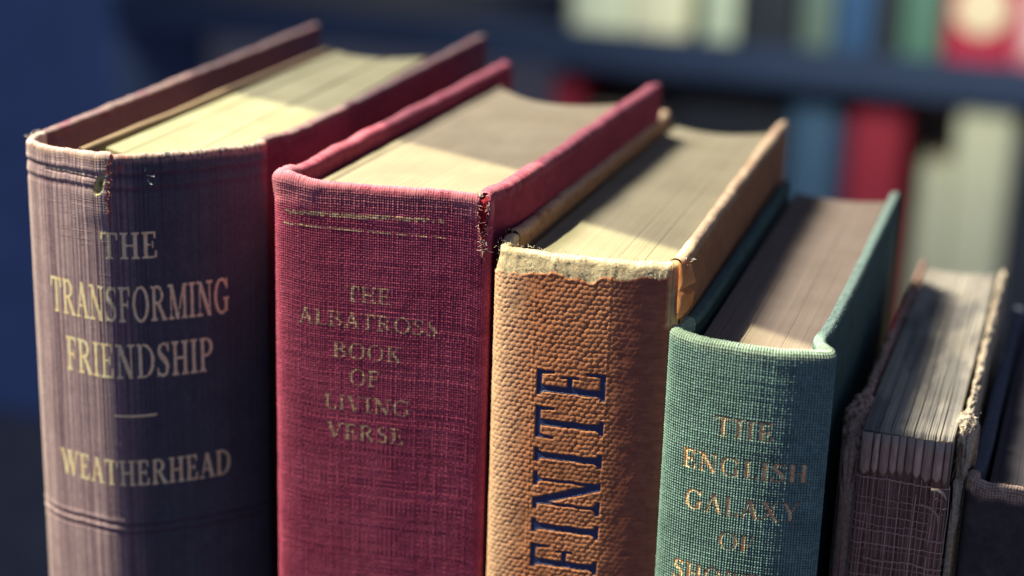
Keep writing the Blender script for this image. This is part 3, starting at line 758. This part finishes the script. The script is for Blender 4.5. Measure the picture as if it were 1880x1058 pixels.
def c3(s, v, w, h):
    worn = sstep(-0.15, 0.30, v-wornline3(s)); n = fbm(s*0.2, v*0.15, 251, 4); n2 = fbm(s*1.8, v*1.8, 253, 4)
    base = lerp3((0.46, 0.165, 0.070), (0.60, 0.245, 0.115), n)
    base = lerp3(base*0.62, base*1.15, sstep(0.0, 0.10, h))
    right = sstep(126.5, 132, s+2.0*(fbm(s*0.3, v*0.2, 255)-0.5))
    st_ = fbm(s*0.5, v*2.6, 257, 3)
    base = lerp3(base, lerp3((0.26, 0.070, 0.048), (0.44, 0.140, 0.080), st_), 0.92*right)  # right third darkened in the colour: shade on the turned-away side, plus wear
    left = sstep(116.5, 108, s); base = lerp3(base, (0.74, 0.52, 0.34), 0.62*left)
    base = lerp3(base, lerp3((0.42, 0.32, 0.19), (0.62, 0.52, 0.34), n2), worn*(0.80+0.20*n2))
    base = lerp3(base, (0.12, 0.10, 0.08), 0.5*worn*sstep(0.62, 0.75, fbm(s*4, v*4, 259, 2))*sstep(-1, -3, v))
    fl = flap3(s, v); base = lerp3(base, lerp3((0.55, 0.30, 0.12), (0.72, 0.50, 0.26), n2), fl)
    crack = np.exp(-((s-138.0-0.12*(fbm(v*0.8, v*0, 261)-0.5))/0.09)**2)*sstep(-10, -9, v); base = lerp3(base, (0.10, 0.07, 0.05), 0.6*crack)
    return base
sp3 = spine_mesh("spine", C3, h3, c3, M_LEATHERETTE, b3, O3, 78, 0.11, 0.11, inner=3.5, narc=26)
def surf3(u, z, lift):
    w = z-(C3.H-1.35); w2 = z-(C3.top(u)-C3.thick(u)/2)
    return C3.surf(u, w2, h3(u, w, w)+lift)
lettering("title_lettering", [T3, T3b], surf3, M_NAVY, sp3, O3, 0.12, None, grow=0.07, lift=0.02)
def cb3(s, v, w, h):
    n = fbm(s*0.3, v*0.4, 265, 4); c = lerp3((0.28, 0.125, 0.060), (0.40, 0.20, 0.095), n)
    top = np.exp(-((w-0.5)/0.5)**2)*(w > -2)*(w < 2)
    c = lerp3(c, (0.60, 0.45, 0.28), 0.85*top*sstep(0.0, 0.5, fbm(s*0.25, w*2, 267)))
    return lerp3(c, (0.46, 0.27, 0.12), sstep(1.0, 1.4, w))
def hb3(s, v, w): return 0.2*(fbm(s*0.08, v*0.02, 291)-0.5)*2*sstep(-3, 0, v)*sstep(2, 1, w)
board_mesh("back_cover", C3, 'left', cb3, M_BOARD, b3, O3, hb3)
board_mesh("front_cover", C3, 'right', cb3, M_BOARD, b3, O3, hb3)
page_block("page_block", lin(8, 23.0, 108, 25.6), lin(8, 47.4, 110, 46.9), lambda t: 5.0+2*np.abs(t-0.5), lambda t: 108+2*t-4.5*np.sin(np.pi*t), 179.6,
           leaf(301, 0.035, [(0.8, 0.005), (0.62, 0.004)], 0.10), leafcol((0.225, 0.202, 0.130), (0.255, 0.232, 0.152), 303), M_LEAVES, b3, O3)
rng = np.random.default_rng(9); st = []
for k in range(260):
    s0 = rng.uniform(C3.sa, C3.sb-1); v = rng.uniform(min(float(wornline3(np.array(s0)))+0.2, -0.2), 3.5); w = v if v < 0 else min(v/4.2, 0.95)
    p = C3.surf(np.array([s0]), np.array([w]), 0.0)[0]; P2, nn = C3.at(np.array([s0]))
    out = np.array([nn[0][0], nn[0][1], 0.0])*(1 if v < 0 else 0.3)+np.array([0, 0, 0.9 if v > -0.5 else 0.25])
    st.append((curl(rng, p, out+rng.normal(size=3)*0.7, rng.uniform(0.25, 0.65), 5, 0.6), 0.032, (0.80, 0.74, 0.56) if rng.random() < 0.75 else (0.55, 0.42, 0.26)))
for k in range(40):                                                             # silvery fluff at the torn right corner
    p = np.array([50.3+rng.normal()*0.5, 4.5+rng.uniform(-1.5, 4), 182.0-abs(rng.normal())*2.0])
    st.append((curl(rng, p, (0.9, rng.normal()*0.5, rng.normal()*0.7+0.3), rng.uniform(0.4, 1.0), 5, 0.8), 0.04, (0.80, 0.80, 0.74)))
for k in range(60):
    v = -rng.uniform(4, 55); p = C3.surf(np.array([C3.sa+1.0+rng.uniform(0, 3)]), np.array([v]), 0.05)[0]
    st.append((curl(rng, p, (-0.8, -0.4, rng.normal()*0.5), rng.uniform(0.15, 0.35), 4, 0.5), 0.025, (0.70, 0.52, 0.36)))
fibres("worn_fibres", st, M_FIBRE, sp3, O3)
# the torn orange flap of paper lifting from the right joint
nu, nv = 14, 36
u, v = np.meshgrid(np.linspace(0, 1, nu), np.linspace(0, 1, nv), indexing='ij')
jag = 0.35*(fbm(v*9, v*0, 271)-0.5)*2*u
wid = 2.6*np.sin(np.pi*np.clip(v*0.80+0.12, 0, 1))**0.8*(1-0.55*np.exp(-((v-0.47)/0.05)**2))
X = 49.9+u*wid*0.95+jag; Y = 2.9+u*0.5+0.9*u*u-0.4*np.sin(np.pi*u); Z = 182.2-v*9.6+0.5*u
Vt = np.stack([X, Y, Z], -1); Vb = Vt+np.array([0.05, 0.28, 0])
Vv = np.concatenate([Vt.reshape(-1, 3), Vb.reshape(-1, 3)])
Ff = np.concatenate([grid_faces(nu, nv), grid_faces(nu, nv, nu*nv)[:, ::-1]])
cc = lerp3((0.62, 0.17, 0.045), (0.75, 0.36, 0.15), fbm(u*3+v*2, v*5, 273))
cc = np.concatenate([cc.reshape(-1, 3)]*2)
mesh_from("torn_flap", Vv, Ff, M_PAPER, sp3, O3, col=cc)

# ================================================================== 4: green linen
O4 = (62.5, 52, 0)
b4 = thing("hardback_book", "sage green coarse linen book with bright gilt title THE ENGLISH GALAXY OF SHORTER", "book", O4, GROUP)
C4.topfn = lambda s: 0.15*(fbm(s*0.22, s*0, 43)-0.5)*2 + 0.06*np.abs(np.sin(np.pi*s/0.47)) + 0.45*np.exp(-((s-97.0)/1.6)**2) - 0.25*np.exp(-((s-129.5)/2.0)**2)
T4 = [TextLine("THE", 111.7, 121.5, 155.9, 3.25), TextLine("ENGLISH", 106.4, 127.4, 149.15, 3.2), TextLine("GALAXY", 107.4, 126.5, 142.1, 3.3, slope=0.012),
      TextLine("OF", 113.7, 119.6, 136.2, 3.0), TextLine("SHORTER", 105.8, 127.0, 128.9, 3.4)]
def h4(s, v, w):
    k = weave(s, v, 0.47, 0.46, 17, 0.28)
    vert = 0.07*np.abs(np.sin(np.pi*s/0.47+0.3*(fbm(v*0.2, s*0.1, 301)-0.5)))
    h = (0.19*k+vert+0.05*(fbm(s*0.5, v*0.5, 303)-0.5))*sstep(3.5, 1.6, w)
    z = C4.H+v-1.0
    for ln in T4:
        a, b, c, d = ln.box(); m = (s > a-0.5) & (s < b+0.5) & (z > c-0.5) & (z < d+0.5)
        if m.any():
            ins = sstep(-0.10, 0.10, ln.field(s, z)); h = np.where(m, h*(1-0.6*ins)-0.07*ins, h)
    return h
def c4(s, v, w, h):
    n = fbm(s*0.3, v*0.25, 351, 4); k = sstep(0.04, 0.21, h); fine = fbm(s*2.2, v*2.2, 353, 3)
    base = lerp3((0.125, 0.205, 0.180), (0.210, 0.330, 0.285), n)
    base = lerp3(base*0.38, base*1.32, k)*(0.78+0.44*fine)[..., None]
    head = sstep(-1.2, 0.4, v); base = lerp3(base, (0.42, 0.47, 0.34), 0.55*head*k)
    left = sstep(104, 99, s); base = lerp3(base, (0.28, 0.38, 0.30), 0.35*left)
    return base
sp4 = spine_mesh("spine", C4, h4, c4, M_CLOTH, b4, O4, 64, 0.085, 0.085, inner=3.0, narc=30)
def surf4(u, z, lift):
    w = z-(C4.top(u)-C4.thick(u)/2); w0 = z-(C4.H-1.0)
    return C4.surf(u, w, h4(u, w0, w)+lift)
worn4 = lambda u, z: 0.10*sstep(0.58, 0.75, fbm(u*2.4, z*2.4, 371, 3))
lettering("title_lettering", T4, surf4, M_GOLD4, sp4, O4, 0.07, worn4, grow=0.06, lift=0.03)
def cb4(s, v, w, h):
    n = fbm(s*0.3, v*0.4, 365, 4); c = lerp3((0.045, 0.095, 0.085), (0.075, 0.140, 0.125), n)
    top = np.exp(-((w-0.5)/0.5)**2)*(w > -2)*(w < 2)
    c = lerp3(c, (0.30, 0.42, 0.33), 0.6*top*(0.25+0.75*(s > C4.sa)))
    return c*np.where(w > 1.0, 0.55, 1.0)[..., None]
def hb4(s, v, w): return (0.10*weave(s, v, 0.47, 0.46, 17)+0.3*(fbm(s*0.1, v*0.02, 391)-0.5))*sstep(2, 1, w)
board_mesh("back_cover", C4, 'left', cb4, M_BOARD, b4, O4, hb4, dsc=0.12)
board_mesh("front_cover", C4, 'right', cb4, M_BOARD, b4, O4, hb4, dsc=0.12)
page_block("page_block", lin(8, 53.4, 108, 53.6), lin(8, 72.0, 108, 72.3), lambda t: 3.4+4*np.abs(t-0.5)**2, lambda t: 105+0.5*t-2.5*np.sin(np.pi*t), 168.4,
           leaf(401, 0.03, [(0.12, 0.006), (0.2, 0.005), (0.31, 0.006), (0.36, 0.004), (0.70, 0.003)], 0.16), leafcol((0.195, 0.152, 0.120), (0.235, 0.190, 0.145), 403), M_LEAVES, b4, O4)
rng = np.random.default_rng(12); st = []
for k in range(150):
    s0 = rng.uniform(C4.sa, C4.sb); v = rng.uniform(-3, 3); w = v if v < 0 else min(v/3.1, 0.95)
    p = C4.surf(np.array([s0]), np.array([w]), 0.08)[0]
    st.append((curl(rng, p, (rng.normal()*0.7, -0.3 if v < 0 else 0.2, 0.8), rng.uniform(0.15, 0.4), 4, 0.6), 0.026, (0.50, 0.58, 0.46)))
for k in range(50):
    v = -rng.uniform(0.5, 42); p = C4.surf(np.array([C4.sa+rng.uniform(1.5, 4)]), np.array([v]), 0.1)[0]
    st.append((curl(rng, p, (-0.9, -0.3, rng.normal()*0.6), rng.uniform(0.15, 0.35), 4, 0.6), 0.024, (0.42, 0.52, 0.42)))
for k in range(160):
    s0 = rng.uniform(C4.sb, C4.sb+45); p = C4.surf(np.array([s0]), np.array([rng.uniform(0.1, 0.7)]), 0.1)[0]
    st.append((curl(rng, p, (0.5+rng.normal()*0.4, rng.normal()*0.4, 0.8), rng.uniform(0.2, 0.5), 4, 0.6), 0.03, (0.48, 0.58, 0.46)))
fibres("loose_fibres", st, M_FIBRE, sp4, O4)

# ================================================================== 5: spine lost, sewn sections and mull bare
O5 = (88, 52, 0)
b5 = thing("hardback_book", "battered book missing its spine, bare sewn sections and frayed brown mull showing", "book", O5, GROUP)
NS = 10
_b5 = np.r_[0, np.cumsum(np.random.default_rng(17).uniform(0.62, 1.38, NS))]; _b5 = _b5/_b5[-1]
def sec5(t):
    """which folded section, and how far across it (0..1)"""
    t = np.clip(t, 0, 0.99999); i = np.clip(np.searchsorted(_b5, t, side='right')-1, 0, NS-1)
    return i, (t-_b5[i])/(_b5[i+1]-_b5[i])
def yf5(t): return 3.4+0.3*(t-0.5)**2*4
def z5(T, Y):
    a = 0.16*(fbm(T*70, Y*0.02, 501, 3)-0.5)*2
    for g, w_ in ((0.18, .004), (0.31, .005), (0.46, .004), (0.575, .007), (0.73, .004), (0.86, .004)):
        a = a-0.3*np.exp(-((T-g-0.02*(fbm(Y*0.06, T*0, 503)-0.5)+0.0006*(Y-3))/w_)**2)
    sec = np.abs(np.sin(np.pi*sec5(T)[1]))
    a = a-0.25*(1-sec**0.35)*sstep(7.0, 3.0, Y) - 0.8*sstep(4.5, 3.0, Y)
    return a + 0.5*(fbm(T*3, Y*0.08, 505)-0.5)
def col5(T, Y):
    n = fbm(T*60, Y*0.03, 507, 3); c = lerp3((0.26, 0.24, 0.20), (0.52, 0.48, 0.36), n)
    st_ = sstep(0.42, 0.65, fbm(T*4, Y*0.07, 509, 4)); return lerp3(c, (0.12, 0.12, 0.115), 0.55*st_)
page_block("page_block", lin(3, 80.6, 100, 82.6), lin(3, 95.4, 100, 96.6), yf5, lambda t: 97+2*t-2*np.sin(np.pi*t), 158.2, z5, col5, M_LEAVES, b5, O5, nt=320, nr=110)
# folded backs of the sections
nS, nz = 260, 220
t = np.linspace(0, 1, nS); zz = np.r_[np.linspace(157.6, 105, nz-6), np.linspace(100, 2, 6)]
Tt, Zz = np.meshgrid(t, zz, indexing='ij')
wob = 0.014*(fbm(Zz*0.08, np.floor(Tt*NS)*3.1, 521)-0.5)+0.035*(fbm(Tt*4, Tt*0, 529)-0.5)+0.0016*(158-Zz)*0.35
sid, sfr = sec5(Tt+wob); sc = np.abs(np.sin(np.pi*sfr))
d = (0.45+0.75*_RT[sid & 511, 43])*sc**0.5+0.20*(fbm(Tt*60, Zz*0.5, 523, 3)-0.5)
top = sstep(157.7, 155.6, Zz)
d = d*(0.35+0.65*top)
band = sstep(151.0, 150.2, Zz-0.6*(1-sc**3)+1.8*(fbm(sid*1.7, Tt*0, 525)-0.5))                       # below: glue and mull
d = d*(1-0.55*band)-0.15*band
Y = 3.15-d; X = 80.7+(95.3-80.7)*Tt
n = fbm(Tt*40, Zz*0.6, 527, 4); n2 = fbm(Tt*9, Zz*0.25, 528, 3)
cc = lerp3((0.60, 0.36, 0.26), (0.85, 0.64, 0.46), n)*(0.62+0.5*_RT[sid & 511, 41])[..., None]; cc = lerp3(cc, (0.42, 0.40, 0.34), 0.6*sstep(155.5, 157.4, Zz+1.2*(n2-0.5))); cc = lerp3(cc, (0.10, 0.06, 0.06), 0.85*sstep(0.34, 0.10, sc))
cc = lerp3(cc, lerp3((0.14, 0.062, 0.05), (0.34, 0.17, 0.125), n2), 0.9*band)
mesh_from("sewn_sections", np.stack([X, Y, Zz], -1).reshape(-1, 3), grid_faces(nS, nz), M_PAPER, b5, O5, col=cc.reshape(-1, 3))
rng = np.random.default_rng(21); st = []
def y5(x): 
    q = np.abs(np.sin(np.pi*sec5((x-80.7)/14.6)[1])); return 3.15-(0.85*q**0.5*0.45-0.15)-0.12
x = 80.4
while x < 95.9:                                                                 # mull: upright threads
    z1 = 150.6-abs(rng.normal())*1.2; z0 = 60; n_ = 70
    z = np.linspace(z1, z0, n_); xx = x+0.35*(fbm(z*0.12, z*0+x, 531)-0.5)*2; yy = y5(xx)+0.15*(rng.random(n_)-0.5)
    st.append((np.stack([xx, yy, z], 1), rng.uniform(0.055, 0.10), np.array((0.88, 0.60, 0.48))*rng.uniform(0.45, 1.1))); x += rng.uniform(0.40, 0.85)
z = 149.4
while z > 60:
    for rep in range(2 if rng.random() < 0.35 else 1):
        xa, xb = 80.4+rng.uniform(0, 2.5)*(rng.random() < 0.3), 95.8-rng.uniform(0, 3)*(rng.random() < 0.3)
        xx = np.linspace(xa, xb, 60); ze = z+0.16*rep+0.9*(fbm(xx*0.22, xx*0+z, 533)-0.5)*2*0.5
        st.append((np.stack([xx, y5(xx)-0.14+0.12*(rng.random(60)-0.5), ze], 1), rng.uniform(0.05, 0.085), np.array((0.90, 0.58, 0.46))*rng.uniform(0.5, 1.15)))
    z -= rng.uniform(1.0, 2.3)
for k in range(16):
    p = np.array([rng.uniform(86, 96), 2.2, rng.uniform(118, 150)]); st.append((curl(rng, p, (rng.normal(), -0.35, rng.normal()), rng.uniform(1.0, 3.0), 12, 1.1), 0.06, (0.46, 0.26, 0.21)))
fibres("mull_threads", st, M_FIBRE, b5, O5)
st = [(np.array([[91.2, 1.7, 146.6], [92.4, 1.4, 146.5], [93.5, 1.3, 146.1], [94.3, 1.5, 145.0], [94.4, 1.9, 143.5]]), 0.22, (0.55, 0.38, 0.27)),
      (np.array([[92.8, 1.3, 149.7], [93.8, 1.1, 149.9], [94.8, 1.2, 149.3], [95.4, 1.6, 148.2]]), 0.30, (0.60, 0.48, 0.38))]
fibres("loose_thread", st, M_FIBRE, b5, O5)
def ragged_board(name, x0f, x1f, zf, seed, base, lumpy, col_a, col_b, y0=4.0, y1=103.0):
    ny, nr = 420, 26
    yy = np.linspace(y0, y1, ny)
    th = lumpy(yy); zt = zf(yy)
    ph = np.linspace(-0.15, 1.15, nr)
    Yg, Pg = np.meshgrid(yy, ph, indexing='ij')
    a = np.clip(Pg, 0, 1)*np.pi
    cxx = (x0f(yy)+x1f(yy))/2; hw = (x1f(yy)-x0f(yy))/2*th
    rr = 1+0.55*(fbm(Yg*0.7, Pg*6, seed, 4)-0.5)*2+0.15*(fbm(Yg*3, Pg*12, seed+2, 2)-0.5)*2
    X = cxx[:, None]+hw[:, None]*np.cos(a)*rr
    Z = zt[:, None]-1.5+1.5*np.sin(a)*rr
    Z = np.where((Pg < 0) | (Pg > 1), np.where((Pg < -0.1) | (Pg > 1.1), 3.0, Z-6), Z)
    V = np.stack([X, np.repeat(yy[:, None], nr, 1), Z], -1)
    n = fbm(Yg*0.9, Pg*5, seed+5, 4); c = lerp3(col_a, col_b, n)
    c = lerp3(c, (0.05, 0.03, 0.03), 0.6*sstep(0.62, 0.72, fbm(Yg*1.3, Pg*7, seed+9, 3)))
    F = grid_faces(ny, nr); b_ = V.reshape(-1, 3)
    cap0 = np.arange(nr); cen = V[0].mean(0)
    Vall = np.vstack([b_, cen[None]]); tris = np.stack([cap0[:-1], cap0[1:], np.full(nr-1, len(b_))], 1)
    return mesh_from(name, Vall, [F, tris], M_RAGGED, b5, O5, col=np.vstack([c.reshape(-1, 3), np.array([col_a])]))
ragged_board("back_cover", lin(4, 77.6, 100, 80.4), lin(4, 80.2, 100, 82.2), lambda y: 158.2-4.5*sstep(12, 3, y)+0.9*(fbm(y*0.12, y*0, 541, 4)-0.5)*2, 543, 0,
             lambda y: 0.75+0.9*sstep(24, 12, y)*sstep(3, 8, y)*(0.6+0.8*fbm(y*0.35, y*0, 545)), (0.46, 0.28, 0.20), (0.78, 0.54, 0.39))
ragged_board("front_cover", lin(4, 96.0, 100, 97.2), lin(4, 97.6, 100, 98.9), lambda y: 158.3+0.7*np.exp(-((y-13)/4.0)**2)-7.0*sstep(9, 5.5, y)+0.8*(fbm(y*0.15, y*0, 551, 4)-0.5)*2, 553, 0,
             lambda y: 0.9+1.1*np.exp(-((y-12.5)/3.6)**2)*(0.7+0.6*fbm(y*0.8, y*0, 555)), (0.50, 0.39, 0.25), (0.80, 0.69, 0.47))
st = []
for k in range(90):
    y = 12.5+rng.normal()*3.2; p = np.array([96.9+rng.normal()*0.8, y, 158.2+rng.normal()*0.8]); st.append((curl(rng, p, rng.normal(size=3)+np.array([0.2, -0.4, 0.5]), rng.uniform(0.3, 0.9), 6, 1.0), 0.05, [(0.66, 0.55, 0.36), (0.36, 0.20, 0.12), (0.10, 0.07, 0.06)][rng.integers(3)]))
for k in range(10):
    p = np.array([96.6+rng.normal()*0.3, 7+rng.normal()*0.8, 156]); st.append((curl(rng, p, (0.05, -0.15, -1), rng.uniform(4, 9), 9, 0.25), 0.09, (0.34, 0.20, 0.13)))
for k in range(90):
    y = rng.uniform(4, 30); p = np.array([79.2+rng.normal()*0.7+0.03*y, y, 157.4-3.5*float(sstep(12, 3, y))+rng.normal()*0.5]); st.append((curl(rng, p, rng.normal(size=3)+np.array([0, -0.2, 0.5]), rng.uniform(0.3, 0.8), 5, 1.0), 0.045, (0.46, 0.30, 0.21)))
fibres("leather_shreds", st, M_FIBRE, b5, O5)
b5.location += Vector((-0.5, 11.0, -3.9))*MM                                         # without its spine it stands further in

# ================================================================== 6: dark slate cloth at the right edge
O6 = (111, 52, 0)
b6 = thing("hardback_book", "dark slate cloth book with frayed brown headband edge, rightmost beside the spineless book", "book", O6, GROUP)
C6.topfn = lambda s: 0.35*(fbm(s*0.5, s*0, 53)-0.5)*2 + 0.8*np.exp(-((s-97.5)/1.3)**2)
def h6(s, v, w):
    k = weave(s, v, 0.50, 0.50, 27); e = sstep(-3.0, -0.5, v)
    return (0.03+0.12*e)*k*sstep(3, 1.4, w)+0.12*(fbm(s*0.8, v*0.8, 601, 3)-0.5)
def c6(s, v, w, h):
    n = fbm(s*0.5, v*0.5, 651, 4); base = lerp3((0.050, 0.045, 0.050), (0.10, 0.085, 0.085), n)
    e = sstep(-2.6, -0.6, v+1.4*(fbm(s*0.7, v*0.7, 653)-0.5)); k = sstep(0.0, 0.12, h)
    return lerp3(base, lerp3((0.20, 0.11, 0.08), (0.62, 0.46, 0.33), k), e*0.9)
sp6 = spine_mesh("spine", C6, h6, c6, M_CLOTH, b6, O6, 44, 0.12, 0.12)
def cb6(s, v, w, h):
    n = fbm(s*0.3, v*0.4, 665, 4); c = lerp3((0.045, 0.055, 0.075), (0.085, 0.095, 0.12), n); top = np.exp(-((w-0.5)/0.5)**2)*(w > -2)*(w < 2)
    return lerp3(c, (0.13, 0.15, 0.18), 0.6*top)
hb6 = lambda s, v, w: 0.3*(fbm(s*0.15, v*0.03, 691)-0.5)*2*sstep(2, 1, w)
board_mesh("back_cover", C6, 'left', cb6, M_BOARD, b6, O6, hb6)
board_mesh("front_cover", C6, 'right', cb6, M_BOARD, b6, O6, hb6)
page_block("page_block", lin(6, 101.6, 100, 103.6), lin(6, 121.2, 100, 120.2), lambda t: 4.0+2*(t-0.5)**2, lambda t: 98+0*t, 147.5,
           leaf(661, 0.12, [(0.5, 0.004)], 0.3), leafcol((0.050, 0.048, 0.055), (0.10, 0.09, 0.09), 663), M_LEAVES, b6, O6)
rng = np.random.default_rng(31); st = []
for k in range(70):
    s0 = rng.uniform(C6.sa, C6.sb); p = C6.surf(np.array([s0]), np.array([rng.uniform(0, 0.8)]), 0.1)[0]
    st.append((curl(rng, p, (rng.normal(), -0.4, 0.6), rng.uniform(0.2, 0.6), 5, 0.8), 0.035, (0.45, 0.33, 0.24)))
fibres("frayed_threads", st, M_FIBRE, sp6, O6)
b6.location += Vector((-0.4, 14.0, -2.8))*MM

# ================================================================== the surface they stand on
def box_obj(name, x0, y0, z0, x1, y1, z1, mat, parent=None, origin=(0, 0, 0), b=1.0):
    V, F = box_vf(x0, y0, z0, x1, y1, z1, b); o = mesh_from(name, V, F, mat, parent, origin, smooth=False); fix_normals(o); return o
M_TABLE = mat_plain("dark_stained_wood", (0.055, 0.040, 0.034), rough=0.55, nscale=60, namt=0.4, bump=0.15, stretch=(0.12, 1, 1))
tb = box_obj("tabletop", -420, -150, -24, 300, 150, 0, M_TABLE, b=1.5); tb["kind"] = "structure"

# ================================================================== bookcase behind, with its books
M_BLUE = mat_plain("blue_painted_wood", (0.095, 0.150, 0.30), rough=0.5, nscale=25, namt=0.12, bump=0.1)
M_LOWER_PANEL = mat_plain("dark_lower_panel", (0.12, 0.12, 0.13), rough=0.6, nscale=25, namt=0.2, bump=0.1)
M_SHELF = mat_plain("shaded_blue_shelf", (0.028, 0.047, 0.098), rough=0.5, nscale=25, namt=0.12, bump=0.1)  # the bookcase blue, darkened in the colour so the shelves look shaded
M_DARKBACK = mat_plain("matt_back_panel", (0.80, 0.70, 0.56), rough=0.8, nscale=25, namt=0.2, bump=0.1)
YB = 992
OB = (0, 1150, -760)
bc = thing("bookcase", "blue painted bookcase standing in shadow behind the row of books", "bookcase", OB)
box_obj("side_panel", -774.2, YB, -338, -611.4, 1166, 420, M_BLUE, bc, OB)
box_obj("lower_panel", -774.2, YB+6, -760, -611.4, 1166, -338.4, M_LOWER_PANEL, bc, OB)  # darker box added below the side panel
box_obj("side_panel", 431.1, YB, -760, 463.0, 1166, 420, M_BLUE, bc, OB)
box_obj("back_panel", -611.1, 1152, -760, 430.8, 1166, 420, M_DARKBACK, bc, OB)
for z in (-336.0, 4.8, 380):
    box_obj("shelf", -610.9, YB, z, 430.6, 1151.7, z+27.5, M_SHELF, bc, OB)
def shelf_book(label, x0, x1, z0, z1, col, pcol=(0.62, 0.58, 0.48), depth=130, ysp=10, rough=0.6, disc=None, band=None):
    o_ = ((x0+x1)/2, YB+ysp+depth/2, z0)
    b = thing("shelved_book", label, "book", o_, "books on the bookcase shelves")
    g = 0.3; x0, x1 = x0+g, x1-g; w = x1-x0; y0 = YB+ysp; c = min(3.4, w*0.16)
    m = mat_plain("shelved_book_cover", col, rough=rough, nscale=120, namt=0.10, bump=0.15)
    out = [(x0, y0+depth), (x0, y0+3), (x0+w*0.12, y0+0.6), (x0+w*0.5, y0), (x1-w*0.12, y0+0.6), (x1, y0+3), (x1, y0+depth),
           (x1-c, y0+depth), (x1-c, y0+5), (x0+c, y0+5), (x0+c, y0+depth)]
    n = len(out); V = [(x, y, z) for z in (z0, z1) for x, y in out]
    Fq = [(i, (i+1) % n, n+(i+1) % n, n+i) for i in range(n)]
    caps = []
    for base, fl in ((0, True), (n, False)):
        strip = [(0, 1, 9, 10), (1, 2, 8, 9), ]
        quads = [(0, 1, 9, 10), (1, 2, 3, 9), (3, 4, 8, 9), (4, 5, 8, 8), (5, 6, 7, 8)]
        for q in quads:
            q = tuple(base+k for k in q); caps.append(q)
    q4 = Fq+[q for q in caps if len(set(q)) == 4]; q3 = [tuple(dict.fromkeys(q)) for q in caps if len(set(q)) == 3]
    cv = mesh_from("cover", V, [np.array(q4), np.array(q3)], m, b, o_, smooth=False); fix_normals(cv)
    pm = mat_plain("shelved_book_pages", pcol, rough=0.95, nscale=200, namt=0.08, bump=0.1)
    box_obj("page_block", x0+c+0.1, y0+5.2, z0+2, x1-c-0.1, y0+depth-3, z1-3, pm, b, o_, b=0.3)
    if disc:
        zc, r, dc = disc; k = 40; a = np.linspace(0, 2*np.pi, k, endpoint=False); xc = (x0+x1)/2
        Vd = [(xc+r*math.cos(t), y0-0.55, zc+r*math.sin(t)) for t in a]+[(xc+r*math.cos(t), y0+1.2, zc+r*math.sin(t)) for t in a]+[(xc, y0-0.55, zc)]
        F3 = [(i, (i+1) % k, 2*k) for i in range(k)]; F4 = [(i, k+i, k+(i+1) % k, (i+1) % k) for i in range(k)]
        d = mesh_from("spine_disc", Vd, [np.array(F4), np.array(F3)], mat_plain("pale_label_paper", dc, rough=0.8, nscale=200, bump=0.05), b, o_, smooth=False); fix_normals(d)
    if band:
        za, zb, dc = band
        box_obj("spine_band", x0+w*0.13, y0-0.5, za, x1-w*0.13, y0+1.0, zb, mat_plain("spine_band_paper", dc, rough=0.8, bump=0.05), b, o_, b=0.2)
    return b
ZU, ZL = 32.3, -308.5
up = [("wide cream paper spined book at the left end of the upper shelf", -244.6, -201.1, 313.6, (0.78, 0.84, 0.62)),
      ("cream book with a pale yellow spine, second on the upper shelf", -200.5, -158.3, 302.0, (0.84, 0.84, 0.60)),
      ("slim pale green book between a cream book and a black book", -147.4, -122.8, 270.1, (0.52, 0.62, 0.48)),
      ("black book on the upper shelf beside the slim pale green book", -122.0, -80.7, 284.6, (0.022, 0.028, 0.040)),
      ("grey green book on the upper shelf left of the bright blue book", -77.8, -54.6, 258.5, (0.12, 0.18, 0.16)),
      ("bright blue book on the upper shelf", -53.2, -27.1, 291.9, (0.03, 0.085, 0.20)),
      ("narrow black book between the bright blue and the green book", -26.3, -9.7, 277.4, (0.025, 0.03, 0.04)),
      ("mid green book on the upper shelf left of the red book", -8.2, 20.1, 299.1, (0.08, 0.18, 0.14))]
for lab, a, b_, h_, c_ in up: shelf_book(lab, a, b_, ZU, h_, c_)
shelf_book("red book with a round cream disc on its spine", 22.2, 67.9, ZU, 307.8, (0.42, 0.025, 0.065), disc=(68.6, 18, (0.74, 0.62, 0.44)))
shelf_book("pink book at the right end of the upper shelf", 68.6, 115.0, ZU, 284.6, (0.62, 0.16, 0.22), band=(41.0, 110.6, (0.75, 0.55, 0.52)))
lo = [("dull red book deep in shade on the lower shelf", -257.6, -236.6, -6.8, (0.30, 0.02, 0.04)),
      ("wide black book on the lower shelf behind the crimson book", -235.9, -169.2, -31.5, (0.018, 0.02, 0.03)),
      ("tall black book on the lower shelf next to the slate blue book", -168.4, -82.2, -19.9, (0.018, 0.022, 0.03)),
      ("slate blue book on the lower shelf", -80.0, -45.9, -11.2, (0.06, 0.125, 0.21)),
      ("narrow navy book between the slate blue and the crimson book", -45.5, -37.9, -19.9, (0.03, 0.04, 0.09)),
      ("broad crimson book on the lower shelf", -37.2, 1.0, -9.7, (0.33, 0.028, 0.05)),
      ("shorter white book standing lower than its taller white neighbour", 15.7, 36.2, -44.5, (0.64, 0.65, 0.46)),
      ("taller white book on the lower shelf under the red disc book", 36.7, 75.9, -1.7, (0.64, 0.65, 0.46)),
      ("black book on the lower shelf right of the white books", 77.3, 141.1, -14.1, (0.03, 0.035, 0.05))]
for lab, a, b_, h_, c_ in lo: shelf_book(lab, a, b_, ZL, h_, c_, ysp=10 if 'white' in lab else 18)
